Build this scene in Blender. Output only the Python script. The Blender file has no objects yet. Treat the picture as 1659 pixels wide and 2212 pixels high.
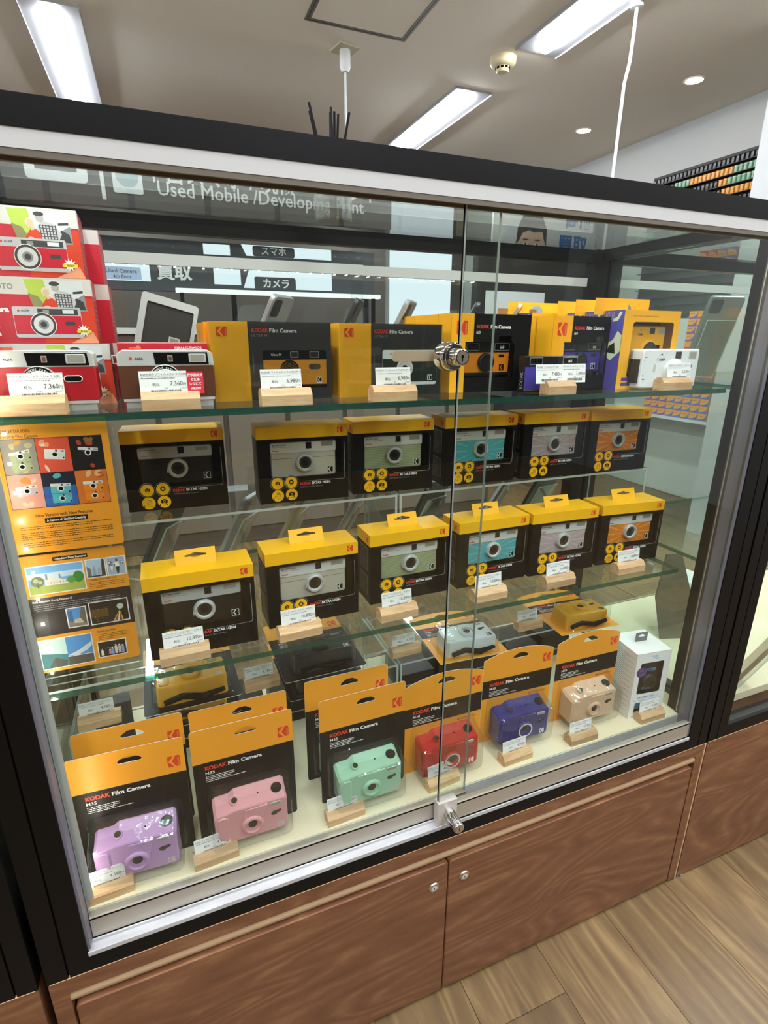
import bpy, math, random
from mathutils import Matrix, Vector
from mathutils.geometry import tessellate_polygon
random.seed(7)
S = bpy.context.scene
COL = bpy.context.collection
PI = math.pi
R = math.radians

# ------------------------------------------------------------------ camera
cam_d = bpy.data.cameras.new('camera')
cam_d.sensor_fit = 'HORIZONTAL'
cam_d.sensor_width = 36.0
cam_d.lens = 25.1244
cam_d.clip_start = 0.02
cam_d.clip_end = 60
cam_o = bpy.data.objects.new('camera', cam_d)
COL.objects.link(cam_o)
_r, _d, _f = ((0.9278991, -0.3727978, 0.0050066), (-0.1105409, -0.2879131, -0.9512553), (0.3560673, 0.8821156, -0.3083637))
cam_o.matrix_world = Matrix(((_r[0], -_d[0], -_f[0], 0.2290), (_r[1], -_d[1], -_f[1], -0.5981), (_r[2], -_d[2], -_f[2], 1.1856), (0, 0, 0, 1)))
S.camera = cam_o

# ------------------------------------------------------------------ world and exposure
w = bpy.data.worlds.new('shop_air')
S.world = w
w.use_nodes = True
w.node_tree.nodes['Background'].inputs[0].default_value = (0.80, 0.84, 0.90, 1)
w.node_tree.nodes['Background'].inputs[1].default_value = 0.22
S.view_settings.view_transform = 'Standard'
S.view_settings.look = 'None'
S.view_settings.gamma = 1
S.view_settings.use_curve_mapping = False
S.view_settings.exposure = 0.7
TUBE = 66.0         # luminance of the ceiling tubes
LED = 190.0         # luminance of the small diodes on the posts
LEDT = 210.0        # luminance of the diodes under the top rail
SPOT = 40.0        # luminance of the round downlights
try:
    S.cycles.transparent_max_bounces = 40
    S.cycles.max_bounces = 10
    S.cycles.diffuse_bounces = 4
    S.cycles.sample_clamp_indirect = 6.0
    S.cycles.use_light_tree = True
except Exception:
    pass

# ------------------------------------------------------------------ materials
def lin(c):
    return c / 12.92 if c <= 0.04045 else ((c + 0.055) / 1.055) ** 2.4
def hx(s):
    return tuple(lin(int(s[i:i + 2], 16) / 255) for i in (0, 2, 4)) + (1,)
MATS = {}
def mat(name, col, rough=0.5, metal=0.0, spec=0.5, coat=0.0):
    if name in MATS:
        return MATS[name]
    m = bpy.data.materials.new(name)
    m.use_nodes = True
    b = m.node_tree.nodes['Principled BSDF']
    b.inputs['Base Color'].default_value = hx(col) if isinstance(col, str) else col
    b.inputs['Roughness'].default_value = rough
    b.inputs['Metallic'].default_value = metal
    b.inputs['Specular IOR Level'].default_value = spec
    b.inputs['Coat Weight'].default_value = coat
    b.inputs['Coat Roughness'].default_value = 0.03
    MATS[name] = m
    return m
def emit(name, col, s):
    m = bpy.data.materials.new(name)
    m.use_nodes = True
    n = m.node_tree.nodes
    n.clear()
    e = n.new('ShaderNodeEmission')
    e.inputs[0].default_value = hx(col)
    e.inputs[1].default_value = s
    o = n.new('ShaderNodeOutputMaterial')
    m.node_tree.links.new(e.outputs[0], o.inputs[0])
    MATS[name] = m
    return m
def clear(name, tint, f0=0.04, rough=0.0, bump=0.0, bscale=60, haze=0.0, hazecol='FFFFFF', gloss=1.0):
    """thin clear sheet: transparent plus a mirror share that grows towards grazing view"""
    m = bpy.data.materials.new(name)
    m.use_nodes = True
    t = m.node_tree
    n = t.nodes
    n.clear()
    L = t.links.new
    lw = n.new('ShaderNodeLayerWeight')
    lw.inputs[0].default_value = 0.5
    p = n.new('ShaderNodeMath'); p.operation = 'POWER'; p.inputs[1].default_value = 5
    L(lw.outputs['Facing'], p.inputs[0])
    ma = n.new('ShaderNodeMath'); ma.operation = 'MULTIPLY_ADD'
    ma.inputs[1].default_value = (1 - f0) * gloss; ma.inputs[2].default_value = f0 * gloss
    L(p.outputs[0], ma.inputs[0])
    tr = n.new('ShaderNodeBsdfTransparent'); tr.inputs[0].default_value = hx(tint)
    gl = n.new('ShaderNodeBsdfGlossy'); gl.inputs['Roughness'].default_value = rough
    if bump:
        no = n.new('ShaderNodeTexNoise'); no.inputs['Scale'].default_value = bscale
        tc = n.new('ShaderNodeTexCoord')
        L(tc.outputs['Object'], no.inputs['Vector'])
        bp = n.new('ShaderNodeBump'); bp.inputs['Strength'].default_value = bump; bp.inputs['Distance'].default_value = 0.002
        L(no.outputs[0], bp.inputs['Height'])
        L(bp.outputs[0], gl.inputs['Normal'])
    mx = n.new('ShaderNodeMixShader')
    L(ma.outputs[0], mx.inputs[0])
    base = tr.outputs[0]
    if haze:
        df = n.new('ShaderNodeBsdfDiffuse'); df.inputs[0].default_value = hx(hazecol)
        m2 = n.new('ShaderNodeMixShader'); m2.inputs[0].default_value = haze
        L(tr.outputs[0], m2.inputs[1]); L(df.outputs[0], m2.inputs[2])
        base = m2.outputs[0]
    L(base, mx.inputs[1])
    L(gl.outputs[0], mx.inputs[2])
    o = n.new('ShaderNodeOutputMaterial')
    L(mx.outputs[0], o.inputs[0])
    MATS[name] = m
    return m
def wood(name, c1, c2, c3, scale=(1, 1, 1), rough=0.45, knots=0.0, rings=6.0, grain=40, axis='X', bump=0.15, rand=False, det=5, rw=0.8):
    """procedural wood: stretched noise grain with cathedral rings and knots"""
    m = bpy.data.materials.new(name)
    m.use_nodes = True
    t = m.node_tree
    n = t.nodes
    L = t.links.new
    b = n['Principled BSDF']
    b.inputs['Roughness'].default_value = rough
    tc = n.new('ShaderNodeTexCoord')
    mp = n.new('ShaderNodeMapping')
    mp.inputs['Scale'].default_value = scale
    src = tc.outputs['Object']
    if rand:
        oi = n.new('ShaderNodeObjectInfo')
        mu = n.new('ShaderNodeMath'); mu.operation = 'MULTIPLY'; mu.inputs[1].default_value = 37.0
        L(oi.outputs['Random'], mu.inputs[0])
        cx = n.new('ShaderNodeCombineXYZ')
        L(mu.outputs[0], cx.inputs[0]); L(mu.outputs[0], cx.inputs[2])
        va = n.new('ShaderNodeVectorMath'); va.operation = 'ADD'
        L(src, va.inputs[0]); L(cx.outputs[0], va.inputs[1])
        src = va.outputs[0]
    L(src, mp.inputs['Vector'])
    n1 = n.new('ShaderNodeTexNoise'); n1.inputs['Scale'].default_value = 2.2; n1.inputs['Detail'].default_value = det
    n1.inputs['Distortion'].default_value = 0.6
    L(mp.outputs[0], n1.inputs['Vector'])
    mr = n.new('ShaderNodeMath'); mr.operation = 'MULTIPLY'; mr.inputs[1].default_value = rings
    L(n1.outputs[0], mr.inputs[0])
    fr = n.new('ShaderNodeMath'); fr.operation = 'PINGPONG'; fr.inputs[1].default_value = 0.5
    L(mr.outputs[0], fr.inputs[0])
    n2 = n.new('ShaderNodeTexNoise'); n2.inputs['Scale'].default_value = grain; n2.inputs['Detail'].default_value = 6
    n2.inputs['Roughness'].default_value = 0.7
    L(mp.outputs[0], n2.inputs['Vector'])
    mix1 = n.new('ShaderNodeMath'); mix1.operation = 'MULTIPLY_ADD'; mix1.inputs[1].default_value = rw
    L(fr.outputs[0], mix1.inputs[0]); L(n2.outputs[0], mix1.inputs[2])
    cr = n.new('ShaderNodeValToRGB')
    cr.color_ramp.elements[0].position = 0.36; cr.color_ramp.elements[0].color = hx(c1)
    cr.color_ramp.elements[1].position = 1.05; cr.color_ramp.elements[1].color = hx(c3)
    e = cr.color_ramp.elements.new(0.70); e.color = hx(c2)
    L(mix1.outputs[0], cr.inputs[0])
    out = cr.outputs[0]
    if knots:
        mp2 = n.new('ShaderNodeMapping'); mp2.inputs['Scale'].default_value = tuple(0.35 * s ** 0.5 for s in scale)
        L(src, mp2.inputs['Vector'])
        vo = n.new('ShaderNodeTexVoronoi'); vo.inputs['Scale'].default_value = knots
        L(mp2.outputs[0], vo.inputs['Vector'])
        c2r = n.new('ShaderNodeValToRGB')
        c2r.color_ramp.elements[0].position = 0.03; c2r.color_ramp.elements[0].color = (0.25, 0.22, 0.2, 1)
        c2r.color_ramp.elements[1].position = 0.13; c2r.color_ramp.elements[1].color = (1, 1, 1, 1)
        L(vo.outputs['Distance'], c2r.inputs[0])
        mm = n.new('ShaderNodeMix'); mm.data_type = 'RGBA'; mm.blend_type = 'MULTIPLY'; mm.inputs[0].default_value = 1
        L(out, mm.inputs[6]); L(c2r.outputs[0], mm.inputs[7])
        out = mm.outputs[2]
    if rand:
        hs = n.new('ShaderNodeHueSaturation')
        mq = n.new('ShaderNodeMath'); mq.operation = 'MULTIPLY_ADD'; mq.inputs[1].default_value = 0.35; mq.inputs[2].default_value = 0.82
        L(oi.outputs['Random'], mq.inputs[0]); L(mq.outputs[0], hs.inputs['Value'])
        L(out, hs.inputs['Color'])
        out = hs.outputs[0]
    L(out, b.inputs['Base Color'])
    bp = n.new('ShaderNodeBump'); bp.inputs['Strength'].default_value = bump; bp.inputs['Distance'].default_value = 0.001
    L(n2.outputs[0], bp.inputs['Height']); L(bp.outputs[0], b.inputs['Normal'])
    MATS[name] = m
    return m
def speckle(name, c1, c2, scale, rough=0.7, metal=0.0, stretch=(1, 1, 1)):
    m = bpy.data.materials.new(name)
    m.use_nodes = True
    t = m.node_tree; n = t.nodes; L = t.links.new
    b = n['Principled BSDF']; b.inputs['Roughness'].default_value = rough; b.inputs['Metallic'].default_value = metal
    tc = n.new('ShaderNodeTexCoord'); mp = n.new('ShaderNodeMapping'); mp.inputs['Scale'].default_value = stretch
    L(tc.outputs['Object'], mp.inputs['Vector'])
    no = n.new('ShaderNodeTexNoise'); no.inputs['Scale'].default_value = scale; no.inputs['Detail'].default_value = 4
    L(mp.outputs[0], no.inputs['Vector'])
    cr = n.new('ShaderNodeValToRGB')
    cr.color_ramp.elements[0].position = 0.35; cr.color_ramp.elements[0].color = hx(c1)
    cr.color_ramp.elements[1].position = 0.65; cr.color_ramp.elements[1].color = hx(c2)
    L(no.outputs[0], cr.inputs[0]); L(cr.outputs[0], b.inputs['Base Color'])
    MATS[name] = m
    return m

GLASS = clear('showcase_glass', 'FAFDFB', 0.04)
ACRYL = clear('clear_acrylic', 'FAFCFB', 0.045)
SHEET = clear('window_film', 'F0F2F2', 0.05, 0.06, 0.25, 40)
BLIS = clear('blister_plastic', 'F4F6F6', 0.055, 0.06, 0.6, 45, 0.006)
LAMI = clear('laminate_film', 'FAFAFA', 0.045, 0.03, 0.05, 20)
GEDGE = clear('green_glass_edge', '4F8A7A', 0.10, 0.06, 0.3, 90, 0.22, '3F8070')
DEDGE = clear('door_edge_grey', 'C9D2CC', 0.08, 0.1, 0, 1, 0.6, 'B4BBB4')
AEDGE = clear('acrylic_edge', 'DDEBE6', 0.06, 0.1, 0, 1, 0.45, 'E4F0EC')
BLACKF = mat('black_powder_frame', '0B0A0A', 0.4, 0, 0.16)
GAP = mat('black_gap', '050505', 0.9, 0, 0.1)
ALU = mat('satin_aluminium', 'B9B2A3', 0.38, 0.55)
ALUW = speckle('worn_silver_track', 'ACACAC', 'C2C3C4', 10, 0.45, 0.1, (1, 4, 4))
WHITEM = mat('white_metal', 'B4B3AF', 0.4)
RUBBER = mat('brown_rubber_gasket', '5B5346', 0.6)
CHROME = mat('chrome', 'D8D8D8', 0.08, 1.0)
SATIN = mat('satin_silver', 'CAC6BD', 0.3, 0.35)
BRASSY = mat('nickel_key_face', 'C3B79C', 0.3, 0.9)
CREAM = speckle('cream_laminate', 'E2D7B6', 'E7DDBE', 8, 0.5)
LAMW = wood('red_brown_oak_laminate', '654027', '7A5034', '98714C', (0.8, 4, 3.2), 0.5, 3.4, 16.0, 11, 'X', 0.05, False, 1.2, 0.55)
GROOVE = mat('beige_finger_pull', 'A88B69', 0.5)
PLANK = wood('grey_brown_floor_plank', '544129', '6D5738', '86704A', (4.2, 0.6, 4.2), 0.36, 3.2, 9.0, 9, 'Y', 0.04, True, 1.5, 0.6)
MAPLE = wood('pale_beech_wood', 'B58C62', 'C9A076', 'D6B48A', (3, 22, 22), 0.55, 0, 3, 18, 'X', 0.05, True)
CEIL = mat('ceiling_paint', 'DDD5C8', 0.9, 0, 0.2)
WALLM = mat('wall_paint', 'A6A8A6', 0.85, 0, 0.2)
WALLB = mat('rear_wall_paint', '57524C', 0.85, 0, 0.2)
WALLD = mat('dark_shop_front', '35312E', 0.8, 0, 0.2)

YEL = mat('kodak_yellow_carton', 'F0B410', 0.42, 0, 0.4)
ORA = mat('amber_card', 'EE9E28', 0.38, 0, 0.4)
AMB = mat('amber_carton', 'F3AC1E', 0.36, 0, 0.45)
BLK = mat('black_card', '0B0A0C', 0.4, 0, 0.25)
BLKG = mat('black_gloss', '0C0B0C', 0.12, 0, 0.5)
DGREY = mat('dark_grey_carton', '3A3838', 0.3, 0, 0.5)
RED = mat('red_print', 'DD3A22', 0.45)
WHT = mat('white_print', 'F2F0EC', 0.5)
PAPER = mat('white_paper', 'F1F1F0', 0.6)
INK = mat('grey_ink', '45454A', 0.7)
INK2 = mat('light_grey_ink', '85858A', 0.7)
BRN = mat('brown_ink', '8A4A14', 0.7)
SILV = mat('silver_plastic', 'CFCFCC', 0.25, 0.2)
SILW = mat('pale_silver_plastic', 'EAE7E0', 0.32, 0.08)
LENS = mat('lens_glass', '151417', 0.05, 0, 0.8)
LENSB = mat('lens_bronze', '3A322C', 0.1, 0, 0.7)
FLASHM = mat('flash_window', 'B9B3A4', 0.12, 0.3, 0.6)
STRAP = mat('black_strap', '0A0A0A', 0.75, 0, 0.15)
PURP = mat('violet_print', '4B4296', 0.45)
# ------------------------------------------------------------------ mesh builder
_tc = {}
def tmesh(s, bold):
    k = (s, bold)
    if k in _tc:
        return _tc[k]
    c = bpy.data.curves.new('type', 'FONT')
    c.body = s
    c.resolution_u = 2
    c.offset = bold
    c.fill_mode = 'FRONT'
    o = bpy.data.objects.new('type', c)
    COL.objects.link(o)
    dg = bpy.context.evaluated_depsgraph_get()
    m = bpy.data.meshes.new_from_object(o.evaluated_get(dg))
    v = [(p.co.x, p.co.y) for p in m.vertices]
    f = [tuple(p.vertices) for p in m.polygons]
    bpy.data.objects.remove(o)
    bpy.data.curves.remove(c)
    bpy.data.meshes.remove(m)
    x0 = min(p[0] for p in v); x1 = max(p[0] for p in v)
    _tc[k] = (v, f, x0, x1)
    return _tc[k]
def rr(x0, x1, z0, z1, r, n=4):
    """rounded rectangle, counter-clockwise in x,z"""
    p = []
    for cx, cz, a in ((x1 - r, z0 + r, -90), (x1 - r, z1 - r, 0), (x0 + r, z1 - r, 90), (x0 + r, z0 + r, 180)):
        for i in range(n + 1):
            t = R(a + 90 * i / n)
            p.append((cx + r * math.cos(t), cz + r * math.sin(t)))
    return p
def circ(cx, cz, r, n=24):
    return [(cx + r * math.cos(2 * PI * i / n), cz + r * math.sin(2 * PI * i / n)) for i in range(n)]
def inset(poly, d):
    cx = sum(p[0] for p in poly) / len(poly); cz = sum(p[1] for p in poly) / len(poly)
    hw = max(abs(p[0] - cx) for p in poly); hz = max(abs(p[1] - cz) for p in poly)
    return [(cx + (p[0] - cx) * (hw - d) / hw, cz + (p[1] - cz) * (hz - d) / hz) for p in poly]
class MB:
    def __init__(s):
        s.v = []; s.f = []; s.m = []; s.sm = []; s.mats = []; s.T = Matrix.Identity(4)
    def mi(s, m):
        if m not in s.mats:
            s.mats.append(m)
        return s.mats.index(m)
    def add(s, vs, fs, m, smooth=False):
        b = len(s.v); k = s.mi(m)
        s.v += [tuple(s.T @ Vector(p)) for p in vs]
        for f in fs:
            s.f.append(tuple(b + i for i in f)); s.m.append(k); s.sm.append(smooth)
        return s
    def quad(s, a, b, c, d, m):
        return s.add([a, b, c, d], [(0, 1, 2, 3)], m)
    def box(s, x0, x1, y0, y1, z0, z1, m, sides=None):
        vs = [(x, y, z) for z in (z0, z1) for y in (y0, y1) for x in (x0, x1)]
        fs = [(0, 2, 3, 1), (4, 5, 7, 6), (0, 1, 5, 4), (2, 6, 7, 3), (0, 4, 6, 2), (1, 3, 7, 5)]
        if sides is None:
            return s.add(vs, fs, m)
        for f, q in zip(fs, sides):      # bottom, top, front, back, left, right
            if q:
                s.add(vs, [f], q)
        return s
    def rect(s, x0, x1, z0, z1, y, m):
        return s.add([(x0, y, z0), (x1, y, z0), (x1, y, z1), (x0, y, z1)], [(0, 1, 2, 3)], m)
    def flat(s, poly, y, m):
        return s.add([(p[0], y, p[1]) for p in poly], [tuple(range(len(poly)))], m)
    def disc(s, cx, cz, r, y, m, n=20):
        return s.flat(circ(cx, cz, r, n), y, m)
    def ring(s, cx, cz, r0, r1, y, m, n=24):
        a = circ(cx, cz, r0, n); b = circ(cx, cz, r1, n)
        vs = [(p[0], y, p[1]) for p in a + b]
        return s.add(vs, [(i, n + i, n + (i + 1) % n, (i + 1) % n)[::1] for i in range(n)], m)
    def loft(s, rings, m, cap0=True, cap1=True, smooth=False):
        """rings: list of (poly, y) from front to back"""
        n = len(rings[0][0]); vs = []; fs = []
        for poly, y in rings:
            vs += [(p[0], y, p[1]) for p in poly]
        for k in range(len(rings) - 1):
            for i in range(n):
                j = (i + 1) % n
                fs.append((k * n + i, (k + 1) * n + i, (k + 1) * n + j, k * n + j))
        s.add(vs, fs, m, smooth)
        if cap0:
            s.flat(rings[0][0], rings[0][1], m)
        if cap1:
            s.add([(p[0], rings[-1][1], p[1]) for p in reversed(rings[-1][0])], [tuple(range(n))], m)
        return s
    def slab(s, poly, y0, y1, m, bev=0.0):
        if bev:
            q = inset(poly, bev)
            return s.loft([(q, y0), (poly, y0 + bev), (poly, y1 - bev), (q, y1)], m)
        return s.loft([(poly, y0), (poly, y1)], m)
    def plate(s, outer, holes, y0, y1, mf, ms=None, mb=None):
        ms = ms or mf; mb = mb or mf
        loops = [outer] + holes
        tri = tessellate_polygon([[Vector((p[0], p[1], 0)) for p in l] for l in loops])
        pts = [p for l in loops for p in l]
        def fix(t):
            a, b, c = (pts[i] for i in t)
            return t if (b[0] - a[0]) * (c[1] - a[1]) - (b[1] - a[1]) * (c[0] - a[0]) > 0 else t[::-1]
        tri = [fix(tuple(t)) for t in tri]
        s.add([(p[0], y0, p[1]) for p in pts], tri, mf)
        if y1 is not None:
            s.add([(p[0], y1, p[1]) for p in pts], [t[::-1] for t in tri], mb)
            for l in loops:
                n = len(l)
                s.add([(p[0], y0, p[1]) for p in l] + [(p[0], y1, p[1]) for p in l], [(i, n + i, n + (i + 1) % n, (i + 1) % n) for i in range(n)], ms)
        return s
    def cyl(s, cx, cz, prof, m, n=24, cap0=True, cap1=False, smooth=True):
        """round form about a y axis; prof: list of (radius, y) front to back"""
        return s.loft([(circ(cx, cz, r, n), y) for r, y in prof], m, cap0, cap1, smooth)
    def tube(s, pts, r, m, n=8):
        vs = []; fs = []
        for k, p in enumerate(pts):
            p = Vector(p)
            a = Vector(pts[max(k - 1, 0)]); b = Vector(pts[min(k + 1, len(pts) - 1)])
            d = (b - a).normalized()
            u = d.orthogonal().normalized() if k == 0 else (u - d * u.dot(d)).normalized()
            q = d.cross(u)
            rad = r[k] if isinstance(r, (list, tuple)) else r
            vs += [tuple(p + (u * math.cos(2 * PI * i / n) + q * math.sin(2 * PI * i / n)) * rad) for i in range(n)]
        for k in range(len(pts) - 1):
            for i in range(n):
                j = (i + 1) % n
                fs.append((k * n + i, k * n + j, (k + 1) * n + j, (k + 1) * n + i))
        s.add(vs, fs, m, True)
        s.add(vs[:n], [tuple(range(n))[::-1]], m)
        s.add(vs[-n:], [tuple(range(n))], m)
        return s
    def text(s, t, x, z, y, size, m, bold=0.0, al='L', sx=1.0, rot=0.0):
        v, f, x0, x1 = tmesh(t, bold)
        o = {'L': x0, 'C': (x0 + x1) / 2, 'R': x1}[al]
        c, q = math.cos(rot), math.sin(rot)
        vs = []
        for a, b in v:
            a = (a - o) * size * sx; b = b * size
            vs.append((x + a * c - b * q, y, z + a * q + b * c))
        return s.add(vs, f, m)
    def fit(s, t, x0, x1, z, y, size, m, bold=0.0):
        """text squeezed or stretched to run from x0 to x1"""
        v, f, a, b = tmesh(t, bold)
        return s.text(t, x0, z, y, size, m, bold, 'L', (x1 - x0) / ((b - a) * size))
    def micro(s, x0, x1, z, y, h, m, seed=0):
        """a line of type too small to read"""
        rg = random.Random(seed + int(z * 1e5)); x = x0
        while x < x1:
            l = rg.uniform(1.0, 5.0) * h
            s.rect(x, min(x + l, x1), z, z + h * rg.uniform(0.6, 1.0), y, m)
            x += l + 0.6 * h
        return s
    def klogo(s, x, z, y, w, h, bg, fg, word=False):
        """rounded square with a chevron K"""
        s.flat(rr(x, x + w, z, z + h, w * 0.12, 3), y, bg)
        t = 0.13
        X = lambda u: x + u * w
        Z = lambda u: z + u * h
        yy = y - 0.00012
        for sg in (1, -1):
            Zs = lambda u: Z(0.5 + sg * u)
            p = [(X(0.16), Zs(0.0)), (X(0.16 + t * 1.4), Zs(0.0)), (X(0.66), Zs(0.5)), (X(0.66 - t * 1.35), Zs(0.5)), (X(0.16), Zs(t * 0.35))]
            if sg < 0:
                p = p[::-1]
            s.flat(p, yy, fg)
        s.rect(X(0.10), X(0.16), Z(0.38), Z(0.62), yy, fg)
        if word:
            s.text('KODAK', X(0.93), Z(0.1), yy, h * 0.17, fg, 0.02, 'L', 1.2, PI / 2)
        return s
    def build(s, name, parent=None, smooth_all=False):
        me = bpy.data.meshes.new(name)
        me.from_pydata(s.v, [], s.f)
        for m in s.mats:
            me.materials.append(m)
        me.polygons.foreach_set('material_index', s.m)
        me.polygons.foreach_set('use_smooth', [True] * len(s.f) if smooth_all else s.sm)
        me.update()
        o = bpy.data.objects.new(name, me)
        COL.objects.link(o)
        if parent:
            o.parent = parent
        return o
def tag(o, label, cat, group=None):
    o['label'] = label
    o['category'] = cat
    if group:
        o['group'] = group
    return o
def thing(name, label, cat, loc=(0, 0, 0), rz=0.0, group=None, rx=0.0):
    o = bpy.data.objects.new(name, None)
    COL.objects.link(o)
    o.empty_display_size = 0.05
    o.location = loc
    o.rotation_euler = (rx, 0, rz)
    return tag(o, label, cat, group)
def struct(o):
    o['kind'] = 'structure'
    return o
def kids(o):
    return [c for c in bpy.data.objects if c.parent == o]
def dup(root, loc, rz, label, group=None, rx=0.0):
    r = root.copy(); COL.objects.link(r)
    r.location = loc; r.rotation_euler = (rx, 0, rz)
    r['label'] = label
    if group:
        r['group'] = group
    for c in kids(root):
        d = c.copy(); COL.objects.link(d); d.parent = r
        for g in kids(c):
            e = g.copy(); COL.objects.link(e); e.parent = d
    return r
# ================================================================== the shop: floor, walls, ceiling
CZ = 2.7
o = struct(MB().box(-4, 4, -4, 6, -0.06, -0.004, mat('floor_screed', '4A3B2A', 0.8)).build('floor'))
pk = MB(); pk.box(0.0006, 0.1774, 0.0006, 1.1994, -0.004, 0.0, PLANK); pk_o = pk.build('plank', o)
first = True
for i in range(-3, 17):
    off = (i * 0.437) % 1.2
    for j in range(0, 4):
        x = 0.102 + i * 0.178; y = -2.6 + j * 1.2 + off - 1.2
        if y > 0.3 or x < -0.6 or y < -2.4:
            continue
        if first:
            p = pk_o; first = False
        else:
            p = pk_o.copy(); COL.objects.link(p); p.parent = o
        p.location = (x, y, 0)
pk = MB(); pk.box(-4, 4, -4, 6, -0.0045, -0.0035, PLANK); pk.build('plank', o)
struct(MB().box(-4, 4, -4, 6, CZ, CZ + 0.1, CEIL).build('ceiling'))
struct(MB().box(4.0, 4.1, -4, 6, 0, CZ, WALLM).build('wall_right'))
struct(MB().box(-4.1, -4, -4, 6, 0, CZ, WALLM).build('wall_left'))
struct(MB().box(-4, 4, 6.0, 6.1, 0, CZ, WALLB).build('wall_back'))
struct(MB().box(-4, 4, -4.1, -4, 0, CZ, WALLD).build('wall_front'))
pil = struct(MB().box(3.3, 4.0, 1.0, 1.725, 0, CZ, WALLM).build('wall_pillar'))

# ceiling tubes in shallow trays
TUBEM = emit('tube_diffuser', 'F4F8FF', TUBE)
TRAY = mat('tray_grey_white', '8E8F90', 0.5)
tr = thing('ceiling_light', 'long white LED tube in a shallow tray at upper left of the ceiling', 'ceiling light', (-0.08, 2.92, CZ), 0, 'tube lights on the ceiling')
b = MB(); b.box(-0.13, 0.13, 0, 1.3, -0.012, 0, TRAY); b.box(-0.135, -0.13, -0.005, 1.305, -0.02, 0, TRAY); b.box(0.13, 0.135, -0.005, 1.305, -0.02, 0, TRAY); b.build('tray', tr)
b = MB(); pr = [(0.042 * math.cos(PI + PI * i / 8), -0.012 + 0.030 * math.sin(PI + PI * i / 8)) for i in range(9)]
b.loft([(pr, 0.07), (pr, 1.23)], TUBEM); b.build('tube_diffuser', tr)
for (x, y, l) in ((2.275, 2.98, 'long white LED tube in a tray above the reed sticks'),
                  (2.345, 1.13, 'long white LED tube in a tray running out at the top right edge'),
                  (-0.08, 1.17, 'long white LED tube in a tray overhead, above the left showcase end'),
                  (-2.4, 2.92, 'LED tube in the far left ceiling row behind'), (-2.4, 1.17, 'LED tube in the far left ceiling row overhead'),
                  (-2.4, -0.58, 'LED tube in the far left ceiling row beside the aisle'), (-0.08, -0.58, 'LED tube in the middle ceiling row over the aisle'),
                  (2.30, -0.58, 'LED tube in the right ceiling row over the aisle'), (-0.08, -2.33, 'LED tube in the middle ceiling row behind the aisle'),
                  (2.30, -2.33, 'LED tube in the right ceiling row behind the aisle'), (1.11, -1.45, 'LED tube between the middle and right ceiling rows, over the aisle'), (-1.25, -1.45, 'LED tube between the left and middle ceiling rows, over the aisle'),  # the two between the rows are added to brighten the showcase front
                  (1.11, -3.2, 'LED tube between the middle and right ceiling rows, at the shop front'), (3.4, -1.45, 'LED tube at the far right ceiling row, over the aisle'),  # both added as well, for more frontal light from the aisle
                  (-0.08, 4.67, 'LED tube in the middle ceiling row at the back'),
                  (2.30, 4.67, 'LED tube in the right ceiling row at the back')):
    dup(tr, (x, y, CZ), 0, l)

# round downlights
dl = thing('downlight', 'round warm recessed downlight nearer the white pillar at the right', 'downlight', (3.456, 2.352, CZ), 0, 'warm round downlights')
b = MB(); n = 24
b.T = Matrix.Rotation(R(-90), 4, 'X')
b.T = Matrix.Rotation(R(90), 4, 'X')
b.cyl(0, 0, [(0.062, 0.0), (0.062, -0.004), (0.05, -0.004)], mat('downlight_trim', 'E8E0D2', 0.4), 24, False, False)
b.build('trim_ring', dl)
b = MB(); b.T = Matrix.Rotation(R(90), 4, 'X')
b.cyl(0, 0, [(0.05, -0.003), (0.02, -0.0005)], emit('warm_lamp', 'FFE9C4', SPOT), 24, False, True)
b.build('lamp', dl)
dup(dl, (3.42, 3.277, CZ), 0, 'round warm recessed downlight farther back, beside the hanging cord')

# hatch, smoke detector, hanging rods
h = thing('ceiling_hatch', 'square access hatch with grey metal frame in the ceiling', 'ceiling hatch', (1.083, 2.02, CZ))
HG = mat('hatch_frame_grey', '77736C', 0.4, 0.4)
HD = mat('hatch_joint', '3B3833', 0.7)
b = MB()
for (x0, x1, y0, y1) in ((0, 0.55, 0, 0.028), (0, 0.55, 0.572, 0.6), (0, 0.028, 0.028, 0.572), (0.522, 0.55, 0.028, 0.572)):
    b.box(x0, x1, y0, y1, -0.004, 0, HG)
for (x0, x1, y0, y1) in ((0.012, 0.538, 0.012, 0.016), (0.012, 0.538, 0.584, 0.588), (0.012, 0.016, 0.016, 0.584), (0.534, 0.538, 0.016, 0.584)):
    b.box(x0, x1, y0, y1, -0.0046, -0.004, HD)
b.build('hatch_frame', h)
MB().box(0.03, 0.52, 0.03, 0.57, -0.003, 0, CEIL).build('hatch_panel', h)

d = thing('smoke_detector', 'small cream smoke detector with black slots on the ceiling', 'smoke detector', (2.221, 2.569, CZ))
DET = mat('cream_plastic', 'CFC29C', 0.5)
b = MB(); b.T = Matrix.Rotation(R(90), 4, 'X')
b.cyl(0, 0, [(0.075, 0.0), (0.073, -0.028), (0.06, -0.042), (0.042, -0.046)], DET, 28, False, True)
b.build('base', d)
b = MB(); b.T = Matrix.Rotation(R(90), 4, 'X')
b.cyl(0, 0, [(0.040, -0.046), (0.038, -0.062), (0.030, -0.07)], DET, 28, False, True)
for k in range(10):
    a = 2 * PI * k / 10
    b2 = Matrix.Rotation(R(90), 4, 'X') @ Matrix.Rotation(a, 4, 'Y')
    b.T = b2; b.box(-0.008, 0.008, -0.058, -0.048, 0.036, 0.0405, GAP)
b.build('sensor_cap', d)

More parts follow.
